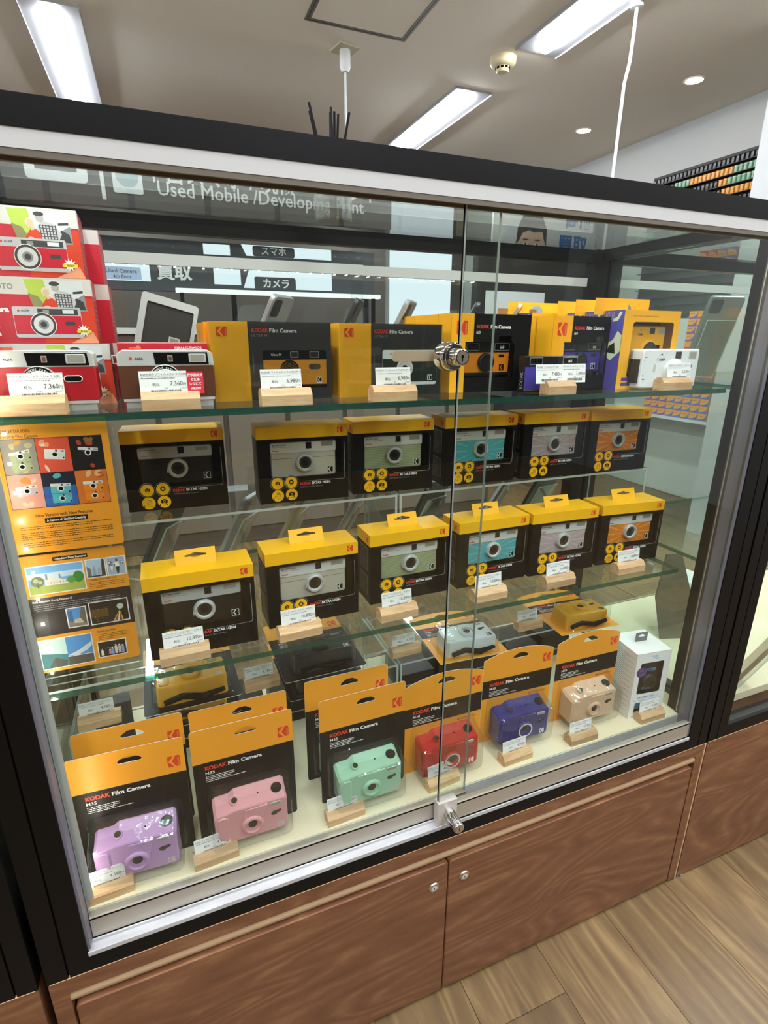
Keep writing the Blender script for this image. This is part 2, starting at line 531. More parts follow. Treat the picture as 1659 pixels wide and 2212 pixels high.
ROD = mat('white_rod', 'C9CCC8', 0.4)
d = thing('hanging_rod', 'thin white hanging rod with square ceiling plate behind the reed sticks', 'hanging rod', (1.361, 2.817, CZ))
b = MB(); b.T = Matrix.Rotation(R(12), 4, 'Z'); b.box(-0.062, 0.062, -0.062, 0.062, -0.008, 0, mat('beige_plate', 'B5AD93', 0.5)); b.build('ceiling_plate', d)
b = MB(); b.T = Matrix.Rotation(R(90), 4, 'X'); b.cyl(0, 0, [(0.03, -0.006), (0.03, -0.085), (0.02, -0.11)], ROD, 16, False, True); b.build('socket', d)
b = MB(); b.tube([(0, 0, -0.1), (0, 0, -0.40)], 0.007, ROD); b.build('rod', d)
d = thing('hanging_rod', 'long thin white cord hanging from the ceiling at the right', 'hanging cord', (2.494, 1.866, CZ))
b = MB(); b.tube([(0, 0, 0.0), (0, 0, -0.12), (-0.004, 0, -0.24), (-0.022, 0.0, -0.33), (-0.024, 0, -0.6), (-0.03, 0, -1.1)], 0.0075, ROD); b.build('cord', d)
b = MB(); b.T = Matrix.Rotation(R(90), 4, 'X'); b.cyl(0, 0, [(0.03, 0), (0.028, -0.03)], ROD, 16, False, True); b.build('ceiling_cup', d)

# ================================================================== showcase
MZ, TZ, FZ = 0.776, 1.107, 0.452      # middle shelf top, top shelf top, case floor top
LEDM = emit('diode', 'FFF6E4', LED)
LEDN = emit('top_diode', 'FFF6E4', LEDT)
def frame(t, side_glass=True):
    for k, x in enumerate((0.0, 1.142)):
        b = MB()
        b.box(x + (0.003 if k == 0 else 0), x + (0.0275 if k == 0 else 0.030), 0, 0.06, 0.384, 1.376, BLACKF)
        b.box(x + 0.0275 if k == 0 else x + 0.030, x + 0.030 if k == 0 else x + 0.0325, 0.004, 0.06, 0.384, 1.376, BLACKF)
        b.box(x + 0.030 if k == 0 else x + 0.0325, x + 0.0555 if k == 0 else x + 0.055, 0, 0.028, 0.384, 1.376, BLACKF)
        b.build('front_post', t)
        b = MB(); b.box(x + (0.003 if k == 0 else 0.02), x + (0.038 if k == 0 else 0.055), 0.445, 0.48, 0.384, 1.376, BLACKF); b.build('rear_post', t)
    MB().box(0.0555, 1.142, 0, 0.06, 1.3515, 1.376, BLACKF).build('top_front_rail', t)
    MB().box(0.0555, 1.142, 0, 0.03, 0.384, 0.411, BLACKF).build('bottom_front_rail', t)
    MB().box(0.038, 1.162, 0.455, 0.48, 1.351, 1.376, BLACKF).build('top_rear_rail', t)
    MB().box(0.038, 1.162, 0.455, 0.48, 0.384, 0.411, BLACKF).build('bottom_rear_rail', t)
    for x in (0.003, 1.177):
        MB().box(x, x + 0.02, 0.06, 0.445, 1.356, 1.376, BLACKF).build('top_side_rail', t)
        MB().box(x, x + 0.02, 0.06, 0.445, 0.384, 0.450, BLACKF).build('bottom_side_rail', t)
        MB().box(x + 0.007, x + 0.013, 0.062, 0.443, 0.452, 1.354, GLASS).build('side_glass', t)
    MB().box(0.025, 1.175, 0.062, 0.453, 1.366, 1.373, GLASS).build('top_glass', t)
    MB().box(0.024, 1.176, 0.032, 0.453, 0.434, FZ, CREAM).build('case_floor', t)
    # rear doors of glass with a bright rail
    for k, (x0, x1, y) in enumerate(((0.04, 0.61, 0.460), (0.59, 1.16, 0.468))):
        MB().box(x0, x1, y, y + 0.005, 0.452, 1.301, GLASS).build('rear_glass', t)
        MB().box(x0, x1, y, y + 0.005, 1.319, 1.350, GLASS).build('rear_glass', t)
        MB().box(x0, x1, y - 0.001, y + 0.006, 1.301, 1.319, WHITEM).build('rear_top_rail', t)
        MB().box(x0, x1, y - 0.001, y + 0.006, 0.412, 0.45, ALU).build('rear_bottom_rail', t)
sc = thing('glass_showcase', 'black framed glass showcase full of boxed film cameras', 'display case', (0, 0, 0))
frame(sc)
# front tracks and sliding doors
MB().box(0.0555, 1.142, 0.001, 0.036, 1.336, 1.3515, WHITEM).build('top_track', sc)
b = MB()
b.box(0.0555, 1.142, 0.0015, 0.005, 1.3305, 1.336, RUBBER); b.box(0.0555, 1.142, 0.020, 0.024, 1.3305, 1.336, RUBBER)
b.build('track_gasket', sc)
b = MB()
b.box(0.0555, 1.142, -0.001, 0.0305, 0.411, 0.4135, ALUW); b.box(0.0555, 1.142, -0.001, 0.0006, 0.4135, 0.4175, ALUW)
b.box(0.0555, 1.142, 0.0145, 0.0165, 0.4135, 0.418, ALUW); b.box(0.0555, 1.142, 0.0305, 0.032, 0.411, 0.45, ALUW)
b.build('bottom_track', sc)
for k, x in enumerate((0.0555, 1.130)):
    MB().box(x + (0.0 if k == 0 else 0.0095), x + (0.0025 if k == 0 else 0.012), 0.030, 0.040, 0.452, 1.336, mat('post_trim_grey', 'A9A49A', 0.4, 0.3) if k == 0 else mat('post_trim_dark', '3A3631', 0.45)).build('strip_channel', sc)
    MB().box(x + (0.0 if k == 0 else 0.0085), x + (0.0035 if k == 0 else 0.012), 0.002, 0.03, 0.42, 1.336, mat('door_channel', '77757F', 0.4, 0.3)).build('door_channel', sc)
MB().box(1.1388, 1.1394, 0.0355, 0.0375, 0.455, 1.333, MATS['post_trim_grey']).build('gasket_line', sc)
for (nm, x0, x1, y) in (('sliding_door', 0.060, 0.630, 0.021), ('sliding_door', 0.573, 1.1385, 0.0055)):
    g = MB(); g.box(x0, x1, y, y + 0.005, 0.452, 1.334, GLASS, )
    g.box(x0 - 0.0003, x0, y, y + 0.005, 0.452, 1.334, DEDGE); g.box(x1, x1 + 0.0003, y, y + 0.005, 0.452, 1.334, DEDGE)
    if x0 > 0.5:
        g.box(x0 - 0.0014, x0 - 0.0003, y + 0.0034, y + 0.005, 0.452, 1.334, GAP)
    g = g.build(nm, sc)
    b = MB(); b.box(x0, x1, y - 0.003, y + 0.008, 0.4165, 0.4515, ALU); b.box(x0, x1, y - 0.0034, y - 0.003, 0.4490, 0.4515, GAP); b.box(x0, x1, y - 0.0034, y - 0.003, 0.4165, 0.4185, GAP)
    b.build('door_rail', g)
# small hardware on the doors
b = MB(); b.box(0.569, 0.6045, 0.0012, 0.0150, 0.4138, 0.463, SATIN)
lk = b.build('lower_lock', sc)
b = MB(); b.cyl(0.5895, 0.4405, [(0.0085, -0.034), (0.0092, -0.033), (0.0092, 0.001)], CHROME, 24); b.disc(0.5895, 0.4405, 0.0075, -0.0343, BRASSY, 20); b.rect(0.5888, 0.5902, 0.4365, 0.4435, -0.0345, GAP)
b.build('lock_cylinder', lk)
b = MB(); b.cyl(0.5605, 1.1645, [(0.0150, -0.0005), (0.0172, 0.003), (0.0172, 0.0205)], CHROME, 32); b.cyl(0.5605, 1.1645, [(0.0135, -0.005), (0.0135, 0.0)], CHROME, 32)
lk = b.build('upper_lock', sc)
b = MB(); b.cyl(0.5605, 1.1645, [(0.0086, -0.022), (0.0098, -0.021), (0.0105, -0.005)], CHROME, 28); b.disc(0.5605, 1.1645, 0.0074, -0.0223, BRASSY, 20)
b.disc(0.5605, 1.1655, 0.0019, -0.0225, GAP, 10); b.rect(0.5598, 0.5612, 1.160, 1.1655, -0.0225, GAP)
b.build('lock_cylinder', lk)
b = MB(); b.slab(rr(0.492, 0.556, 1.1585, 1.1715, 0.004), 0.0275, 0.030, mat('beige_lock_bar', 'B79E86', 0.35, 0.2)); b.build('lock_bar', lk)
# diode strips on the front posts and under the top rail
for x in (0.0565, 1.1440):
    b = MB(); b.box(x, x + 0.0100, 0.0300, 0.0340, 0.47, 1.33, WHITEM); st = b.build('led_strip', sc)
    b = MB()
    for k in range(26):
        z = 0.49 + k * 0.033
        b.box(x + 0.0030, x + 0.0064, 0.0340, 0.0350, z, z + 0.0034, LEDM)
    q = b.build('diodes', st); q['kind'] = 'stuff'
b = MB(); b.box(0.07, 1.125, 0.040, 0.050, 1.345, 1.3515, WHITEM); st = b.build('led_strip', sc)
b = MB()
for k in range(32):
    x = 0.085 + k * 0.033
    b.box(x, x + 0.004, 0.043, 0.047, 1.3438, 1.345, LEDN)
q = b.build('diodes', st); q['kind'] = 'stuff'

# shelves with brackets
def shelf(z, x0, x1, label):
    b = MB()
    b.box(x0, x1, 0.055, 0.44, z - 0.008, z, GLASS, (GLASS, GLASS, None, None, None, None))
    b.box(x0, x1, 0.055, 0.44, z - 0.008, z, GEDGE, (None, None, GEDGE, GEDGE, GEDGE, GEDGE))
    o = b.build('glass_shelf'); tag(o, label, 'shelf', 'glass shelves in the showcase')
    for x in (x0 + 0.02, x1 + 0.004):
        b = MB(); b.box(x - 0.02, x + 0.035 if x > 0.5 else x + 0.015, 0.30, 0.308, z - 0.019, z - 0.0085, SILV); b.box(x - 0.02, x - 0.012, 0.10, 0.30, z - 0.013, z - 0.0085, SILV); b.build('bracket', o)
shelf(MZ, 0.047, 1.092, 'green edged glass shelf in the middle, under the yellow and black boxes')
shelf(TZ, 0.030, 1.125, 'green edged glass shelf at the top, under red and amber boxes')

# base cabinet
def base(x0, doors):
    t = thing('base_cabinet', 'reddish brown wood cabinet with two locked doors under the showcase' if doors else
              ('plain reddish brown cabinet panel right of the door seam' if x0 > 0 else 'reddish brown cabinet corner at the bottom left edge'), 'cabinet', (x0, 0, 0))
    MB().box(0.001, 1.196, 0.03, 0.48, 0.004, 0.384, LAMW).build('carcass', t)
    MB().box(0.006, 1.194, -0.0005, 0.03, 0.3838, 0.3846, mat('pale_edge_band', 'C9A27C', 0.5)).build('edge_band', t)
    if not doors:
        MB().box(0.004, 1.197, 0, 0.03, 0.006, 0.3838, LAMW).build('front_panel', t)
        b = MB(); b.T = Matrix.Translation((0.017, 0.012, 0)) @ Matrix.Rotation(R(90), 4, 'X'); b.cyl(0, 0, [(0.014, 0.0), (0.014, 0.004), (0.006, 0.0055), (0.006, 0.006)], CHROME, 20, True, True); b.build('levelling_foot', t)
        return
    MB().box(0.004, 1.196, 0, 0.03, 0.3575, 0.3838, LAMW).build('top_strip', t)
    MB().box(0.004, 0.0245, 0, 0.03, 0.006, 0.3575, LAMW).build('stile', t)
    MB().box(1.176, 1.1962, 0, 0.03, 0.006, 0.3575, LAMW).build('stile', t)
    MB().box(1.1962, 1.1992, -0.001, 0.03, 0.004, 0.384, mat('pale_edge_band', 'C9A27C', 0.5)).build('seam_strip', t)
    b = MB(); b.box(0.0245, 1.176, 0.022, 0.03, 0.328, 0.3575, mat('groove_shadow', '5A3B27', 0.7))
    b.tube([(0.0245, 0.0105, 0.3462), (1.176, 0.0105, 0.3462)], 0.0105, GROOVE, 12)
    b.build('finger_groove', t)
    for (x0, x1, kx) in ((0.0275, 0.5935, 0.567), (0.5955, 1.1735, 0.627)):
        b = MB(); b.slab(rr(x0, x1, 0.008, 0.3300, 0.006, 3), 0.0, 0.022, LAMW, 0.0015); dr = b.build('door', t)
        b = MB(); b.cyl(kx, 0.2835, [(0.0085, -0.002), (0.010, -0.0005), (0.010, 0.001)], BRASSY, 24); b.disc(kx, 0.2835, 0.0055, -0.0022, SILV, 16); b.rect(kx - 0.0006, kx + 0.0006, 0.280, 0.2855, -0.0024, GAP); b.build('cam_lock', dr)
base(0.0, True)
base(1.2, False)
base(-1.204, False)
nb = thing('glass_showcase', 'neighbouring black framed showcase at the right edge, cream floor inside', 'display case', (1.2, 0, 0))
frame(nb)
MB().box(0.0555, 1.142, 0.004, 0.010, 0.411, 1.3515, GLASS).build('front_glass', nb)
b = MB(); b.box(0.0555, 1.142, 0.001, 0.013, 0.411, 0.421, mat('dark_sill', '2B3034', 0.3)); b.build('sill', nb)
nl = thing('glass_showcase', 'neighbouring black framed showcase cut off by the left edge', 'display case', (-1.204, 0, 0))
frame(nl)
MB().box(0.0555, 1.142, 0.004, 0.010, 0.411, 1.3515, GLASS).build('front_glass', nl)
b = MB(); b.box(0.02, 1.15, 0.10, 0.44, MZ - 0.03, MZ - 0.022, GLASS, (GLASS, GLASS, None, None, None, None)); b.box(0.02, 1.15, 0.10, 0.44, MZ - 0.03, MZ - 0.022, GEDGE, (None, None, GEDGE, GEDGE, GEDGE, GEDGE))
o = b.build('glass_shelf'); o.location = (1.2, 0, 0); tag(o, 'green glass shelf in the neighbouring right showcase, lower one', 'shelf')
o2 = o.copy(); COL.objects.link(o2); o2.location = (1.2, 0, TZ - MZ + 0.02); o2['label'] = 'green glass shelf in the neighbouring right showcase, upper one'
# ================================================================== products: boxed half-frame cameras
def strap(b, x0, x1, y, z, m):
    b.tube([(x0, y, z), (x0 + 0.3 * (x1 - x0), y - 0.004, z + 0.004), (x0 + 0.62 * (x1 - x0), y, z - 0.003), (x1, y - 0.002, z + 0.002)], [0.0045, 0.0055, 0.0055, 0.0035], m, 8)
def h35n(x, y, z, th, label, group, pan, kind, tab):
    """yellow topped black carton with a window, camera inside. pan: lower front colour"""
    W, D, H, YB = 0.140, 0.058, 0.118, 0.0995
    t = thing('camera_box', label, 'camera box', (x, y, z), th, group)
    wx0, wx1, wz0, wz1 = 0.019, 0.1315, 0.0345, 0.0955
    b = MB()
    b.plate([(0, 0), (W, 0), (W, YB), (0, YB)], [rr(wx0, wx1, wz0, wz1, 0.004, 3)], 0, 0.0006, BLK)
    b.rect(0, W, YB, H, 0, YEL)
    b.box(0, W, 0, D, 0, YB, BLK, (BLK, None, None, BLK, BLK, BLK))
    b.box(0, W, 0, D, YB, H, YEL, (None, YEL, None, YEL, YEL, YEL))
    b.box(wx0 - 0.004, wx1 + 0.003, 0.0006, 0.038, wz0 - 0.004, wz1 + 0.002, GAP, (GAP, GAP, None, None, GAP, GAP))
    b.quad((wx0 - 0.004, 0.038, wz0 - 0.004), (wx1 + 0.003, 0.038, wz0 - 0.004), (wx1 + 0.003, 0.038, wz1 + 0.002), (wx0 - 0.004, 0.038, wz1 + 0.002), GAP)
    e = -0.0002
    # white hairline round the window, right and below
    wl = MATS.get('hairline') or mat('hairline', 'B9B7B2', 0.5)
    b.rect(wx1 + 0.0026, wx1 + 0.003, wz0 + 0.002, wz1 - 0.006, e, wl)
    b.rect(0.070, wx1, wz0 - 0.0031, wz0 - 0.0027, e, wl)
    b.flat([(wx1, wz0 - 0.0031), (wx1 + 0.0022, wz0 - 0.002), (wx1 + 0.003, wz0 + 0.002), (wx1 + 0.0026, wz0 + 0.002), (wx1 + 0.0018, wz0 - 0.0016), (wx1, wz0 - 0.0027)], e, wl)
    # round feature badges
    bx, bz = 0.0275, 0.031
    for i, (px, pz) in enumerate(((bx, bz), (bx + 0.0213, bz + 0.0005), (bx, bz - 0.0195), (bx + 0.0213, bz - 0.019))):
        if i < 2:
            b.disc(px, pz, 0.0108, e, BLK, 20)
            b.ring(px, pz, 0.0106, 0.0109, e * 1.2, wl, 24)
        b.disc(px, pz, 0.0092, e * 1.8, YEL, 22)
        f = e * 2.6
        if i == 0:
            b.rect(px - 0.003, px + 0.0035, pz - 0.002, pz + 0.0022, f, BLK); b.rect(px - 0.001, px + 0.0018, pz + 0.0022, pz + 0.0031, f, BLK); b.ring(px + 0.0004, pz, 0.001, 0.0015, f * 1.2, YEL, 10)
        elif i == 1:
            b.ring(px, pz + 0.0006, 0.0017, 0.0038, f, BLK, 16)
            for k in range(6):
                a = k * PI / 3
                b.add([(px + 0.0015 * math.cos(a), f * 1.2, pz + 0.0006 + 0.0015 * math.sin(a)), (px + 0.0039 * math.cos(a + .5), f * 1.2, pz + 0.0006 + 0.0039 * math.sin(a + .5)), (px + 0.0039 * math.cos(a + .6), f * 1.2, pz + 0.0006 + 0.0039 * math.sin(a + .6))], [(0, 1, 2)], YEL)
        elif i == 2:
            for (u, v) in ((0.0, 0.0018), (-0.003, -0.003)):
                b.rect(px + u - 0.0015, px + u + 0.003, pz + v, pz + v + 0.003, f, BLK); b.rect(px + u - 0.001, px + u + 0.0025, pz + v + 0.0005, pz + v + 0.0025, f * 1.2, YEL)
            b.tube([(px + 0.0035, f, pz + 0.003), (px + 0.0045, f, pz + 0.0005), (px + 0.0026, f, pz - 0.0015)], 0.0003, BLK, 5)
        else:
            b.flat(rr(px - 0.0045, px + 0.0045, pz - 0.0018, pz + 0.0032, 0.0008, 2), f, BLK); b.rect(px - 0.002, px + 0.002, pz + 0.0032, pz + 0.0042, f, BLK); b.ring(px, pz + 0.0006, 0.0012, 0.0018, f * 1.2, YEL, 12)
            b.tube([(px + 0.0012, f * 1.3, pz - 0.001), (px + 0.004, f * 1.3, pz - 0.0042)], 0.0004, BLK, 5)
        b.micro(px - 0.001, px + 0.005, pz - 0.0048, f, 0.0006, BLK, i)
        b.text('1234'[i], px - 0.0078, pz - 0.0068, f, 0.0055, BLK, 0.02)
    b.fit('KODAK', 0.0625, 0.0795, 0.0262, e, 0.0054, RED, 0.035)
    b.fit('EKTAR H35N', 0.081, 0.1105, 0.0262, e, 0.0054, WHT, 0.03)
    b.fit('Half Frame Film Camera', 0.0625, 0.0985, 0.0216, e, 0.0035, INK2, 0.0)
    b.klogo(0.123, 0.1045, e, 0.0092, 0.0092, RED, YEL)
    # left side: logo and two photographs in white frames
    b.T = Matrix.Translation((0, D, 0)) @ Matrix.Rotation(R(-90), 4, 'Z')
    b.klogo(0.040, 0.1030, e, 0.0085, 0.0095, RED, YEL)
    PH = mat('dim_photo_print', '2E2B2C', 0.4)
    for z0, z1 in ((0.012, 0.046), (0.055, 0.094)):
        b.rect(0.012, 0.046, z0, z1, e, wl); b.rect(0.0125, 0.0455, z0 + 0.0005, z1 - 0.0005, e * 2, PH)
        b.flat([(0.014, z0 + 0.004), (0.03, z0 + 0.006), (0.044, z0 + 0.018), (0.030, z0 + 0.022)], e * 3, mat('dim_photo_glow', '5A4A44', 0.5))
    b.T = Matrix.Identity(4)
    b.build('carton', t)
    if tab:
        b = MB(); b.T = Matrix.Translation((0.043, 0.028, H)) @ Matrix.Rotation(R(-24), 4, 'X')
        hole = [(0.013, 0.0105), (0.020, 0.0105), (0.023, 0.0090), (0.030, 0.0090), (0.033, 0.0105), (0.040, 0.0105), (0.041, 0.0128), (0.033, 0.0142), (0.0265, 0.0162), (0.020, 0.0142), (0.012, 0.0128)]
        b.plate([(0, 0), (0.0525, 0), (0.0525, 0.021), (0, 0.021)], [hole], 0, 0.0008, YEL); b.build('hang_tab', t)
    # camera
    c = MB()
    band = SILW if kind != 'grey' else SILV
    body = rr(0.0205, 0.1215, 0.0375, 0.0925, 0.004, 3)
    c.slab(body, 0.007, 0.034, pan, 0.0015)
    c.slab(rr(0.020, 0.1222, 0.0755, 0.0932, 0.0028, 3), 0.0058, 0.035, band, 0.0012)
    f = 0.0056
    c.fit('EKTAR H35N', 0.0235, 0.0445, 0.0876, f, 0.0034, INK, 0.02)
    c.micro(0.0235, 0.052, 0.0852, f, 0.0009, INK2, 3)
    c.fit('Kodak', 0.0240, 0.0335, 0.0790, f, 0.0036, RED, 0.03)
    c.rect(0.0745, 0.0835, 0.0815, 0.0915, f, LENSB); c.rect(0.0755, 0.0825, 0.0825, 0.0905, f - 0.0001, LENS)
    c.rect(0.0985, 0.1175, 0.0838, 0.0915, f, SILV); c.rect(0.0997, 0.1163, 0.0848, 0.0905, f - 0.0002, FLASHM)
    g = 0.0068
    if kind == 'stripe':
        for k in range(13):
            c.rect(0.0215, 0.1205, 0.0405 + k * 0.0027, 0.0412 + k * 0.0027, g, mat('pale_stripe', 'C9C8A2', 0.4))
    elif kind == 'line':
        c.rect(0.0215, 0.1205, 0.0672, 0.0677, g, INK)
    elif kind == 'rays':
        ray = MATS['ray_' + pan.name]
        for k in range(20):
            a = 2 * PI * k / 20
            p = []
            for rr_, da in ((0.012, 0), (0.06, -0.035), (0.06, 0.035)):
                px = 0.0725 + rr_ * math.cos(a + da); pz = 0.0575 + rr_ * math.sin(a + da)
                sc_ = 1.0
                if px < 0.0215: sc_ = min(sc_, (0.0725 - 0.0215) / (0.0725 - px))
                if px > 0.1205: sc_ = min(sc_, (0.1205 - 0.0725) / (px - 0.0725))
                if pz < 0.0385: sc_ = min(sc_, (0.0575 - 0.0385) / (0.0575 - pz))
                if pz > 0.0752: sc_ = min(sc_, (0.0752 - 0.0575) / (pz - 0.0575))
                p.append((0.0725 + (px - 0.0725) * sc_, g, 0.0575 + (pz - 0.0575) * sc_))
            c.add(p, [(0, 1, 2)], ray)
    c.rect(0.1075, 0.1175, 0.0415, 0.0515, g - 0.0001, WHT); c.klogo(0.1082, 0.0422, g - 0.0003, 0.0086, 0.0086, BLK, WHT)
    c = c.build('camera', t)
    c['label'] = 'half-frame film camera behind the carton window'
    b = MB()
    b.cyl(0.0725, 0.0600, [(0.0105, 0.0015), (0.0125, 0.0008), (0.0140, 0.0022), (0.0145, 0.008)], SILV, 32, False)
    b.cyl(0.0725, 0.0600, [(0.0104, 0.0015), (0.0092, 0.0042)], SILW, 32, False)
    b.disc(0.0725, 0.0600, 0.0094, 0.0040, LENSB, 32)
    b.disc(0.0725, 0.0600, 0.0050, 0.0038, LENS, 24)
    b.box(0.0575, 0.0592, 0.002, 0.008, 0.055, 0.060, SILV)
    b.build('lens_ring', c)
    b = MB(); b.rect(wx0, wx1, wz0, wz1, 0.00095, SHEET); b.build('window_film', t)
    return t
PB = mat('black_leatherette', '1D1B1B', 0.35)
PS = mat('beige_silver_panel', 'CFC6B4', 0.4)
PG = mat('sage_panel', 'A3AD82', 0.4)
PT = mat('teal_panel', '5CB9BE', 0.35); mat('ray_teal_panel', '86CBD0', 0.35)
PP = mat('mauve_panel', 'CBB4B6', 0.35); mat('ray_mauve_panel', 'DCCCCC', 0.35)
PO = mat('orange_panel', 'F08A1E', 0.3); mat('ray_orange_panel', 'FFB45C', 0.3)
KN = [('black', PB, 'grey'), ('plain beige silver', PS, 'line'), ('sage green striped', PG, 'stripe'), ('teal sunburst', PT, 'rays'), ('mauve sunburst', PP, 'rays'), ('orange sunburst', PO, 'rays')]
FR = [(0.175, 0.088, 0.010), (0.335, 0.113, 0.022), (0.500, 0.130, 0.015), (0.6585, 0.130, 0.010), (0.8035, 0.1275, -0.050), (0.9545, 0.1225, -0.085)]
RE = [(0.163, 0.229, -0.05), (0.347, 0.200, -0.042), (0.498, 0.202, -0.045), (0.6600, 0.196, -0.035), (0.814, 0.189, -0.022), (0.957, 0.182, -0.048)]
RZ = 0.942
GR1 = 'yellow and black camera boxes in the front row of the middle shelf'
GR2 = 'yellow and black camera boxes in the rear row on clear risers'
for i, (nm, p, k) in enumerate(KN):
    x, y, th = FR[i]
    h35n(x, y, MZ, th, 'yellow topped black box in the front row showing a %s camera' % nm, GR1, p, k, True)
    x, y, th = RE[i]
    h35n(x, y, RZ, th, 'yellow topped black box on the raised rear row showing a %s camera' % nm, GR2, p, k, False)

# ================================================================== blister packed cameras
def slot(cx, cz, w=0.030, h=0.0075):
    return [(cx - w / 2, cz - h * 0.30), (cx - w / 2 + 0.002, cz - h / 2), (cx + w / 2 - 0.002, cz - h / 2), (cx + w / 2, cz - h * 0.30), (cx + w / 2 - 0.002, cz), (cx + w * 0.17, cz + h / 2), (cx - w * 0.17, cz + h / 2), (cx - w / 2 + 0.002, cz)]
def compact(t, col, ring=None, logo=None, m38=False):
    """point and shoot body, front at y=-0.034"""
    c = MB()
    x0, x1 = 0.0205, 0.1275
    fr = [(x0 + 0.004, 0.0145), (x1 - 0.004, 0.0145), (x1, 0.0185), (x1, 0.0700), (x1 - 0.003, 0.0735), (x0 + 0.032, 0.0735), (x0 + 0.024, 0.0725), (x0 + 0.004, 0.0690), (x0, 0.0650), (x0, 0.0185)]
    bk = [(x0 + 0.004, 0.0145), (x1 - 0.004, 0.0145), (x1, 0.0185), (x1, 0.0790), (x1 - 0.004, 0.0830), (x0 + 0.032, 0.0830), (x0 + 0.024, 0.0770), (x0 + 0.004, 0.0760), (x0, 0.0720), (x0, 0.0185)]
    mid = [(a[0], a[1] * 0.35 + q[1] * 0.65) for a, q in zip(bk, fr)]
    f2 = inset(fr, 0.0030); f1 = inset(fr, 0.0008)
    c.loft([(f2, -0.0345), (f1, -0.0335), (fr, -0.0305), (mid, -0.016), (bk, -0.003), (bk, -0.001)], col, True, True, False)
    # wings and grip ridge
    y = -0.0345
    c.slab([(0.0580, 0.0380), (0.0900, 0.0380), (0.0975, 0.0700), (0.0660, 0.0700), (0.0610, 0.055)], y - 0.0022, y + 0.002, col, 0.0011)
    c.slab(rr(0.0245, 0.0405, 0.020, 0.066, 0.006, 3), y - 0.0016, y + 0.002, col, 0.0012)
    c.slab(rr(0.0645, 0.0865, 0.0630, 0.0700, 0.001, 2), y - 0.0026, y, mat('shadow_' + col.name, col.node_tree.nodes['Principled BSDF'].inputs['Base Color'].default_value, 0.35), 0.0004)  # bar over the lens in the body colour, slightly less glossy
    if not m38 or logo is None:
        c.klogo(0.1115, 0.0190, y - 0.0002, 0.0095, 0.0095, mat('logo_pale', 'D8C6C6', 0.5) if logo is None else logo, col)
    else:
        c.klogo(0.1100, 0.0195, y - 0.0002, 0.0100, 0.0100, logo, col)
    c = c.build('camera', t)
    b = MB()
    b.cyl(0.0740, 0.0400, [(0.0118, -0.0405), (0.0150, -0.0400), (0.0160, -0.0375), (0.0165, -0.0340)], col, 32, False)
    b.cyl(0.0740, 0.0400, [(0.0118, -0.0405), (0.0105, -0.0375)], col, 32, False)
    if ring:
        b.ring(0.0740, 0.0400, 0.0122, 0.0150, -0.0408, ring, 36)
    b.disc(0.0740, 0.0400, 0.0106, -0.0376, col, 28)
    b.cyl(0.0740, 0.0425, [(0.0062, -0.0382), (0.0068, -0.0376)], LENS, 24)
    b.build('lens_ring', c)
    b = MB()
    for k, (ax, ay, rad, m) in enumerate(((0.0515, -0.020, 0.0046, LENSB), (0.1145, -0.0175, 0.0082, BLKG), (0.0865, -0.018, 0.0010, GAP))):
        zt = 0.0735 + (ay + 0.0305) / 0.0275 * 0.0095
        b.T = Matrix.Translation((ax, ay, zt)) @ Matrix.Rotation(R(-71), 4, 'X')
        if k == 0:
            b.cyl(0, 0, [(0.0052, -0.0020), (0.0064, -0.0008), (0.0066, 0.001)], col, 20, True)
        b.cyl(0, 0, [(rad * 0.9, -0.0026 if k == 0 else -0.0010), (rad, -0.0018 if k == 0 else -0.0004), (rad, 0.001)], m, 22, True)
    b.T = Matrix.Identity(4)
    b.build('shutter_button', c)
    b = MB()
    b.slab(rr(0.1010, 0.1175, 0.0625, 0.0680, 0.0008, 2), y - 0.0008, y + 0.001, SILV, 0.0003); b.rect(0.1022, 0.1163, 0.0634, 0.0671, y - 0.0010, FLASHM)
    b.build('flash', c)
    b = MB(); b.slab([(0.1015, 0.0465), (0.1045, 0.0440), (0.1095, 0.0440), (0.1120, 0.0470), (0.1165, 0.0480), (0.1180, 0.0500), (0.1165, 0.0520), (0.1060, 0.0515), (0.1030, 0.0500)], y - 0.0006, y + 0.001, LENSB, 0.0003)
    b.build('viewfinder', c)
    return c
def blister(t, dx=0.0):
    b = MB()
    a = rr(0.0110, 0.1370, 0.0060, 0.0960, 0.010, 4); c = rr(0.0170, 0.1315, 0.0110, 0.0780, 0.008, 4)
    cm = inset(c, -0.0015)
    b.loft([(c, -0.0450), (cm, -0.0420), (inset(a, 0.003), -0.0030), (a, -0.0008)], BLIS, True, False, False)
    b.build('blister', t)
    b = MB(); strap(b, 0.030, 0.122, -0.010, 0.0095, STRAP); b.build('wrist_strap', t)
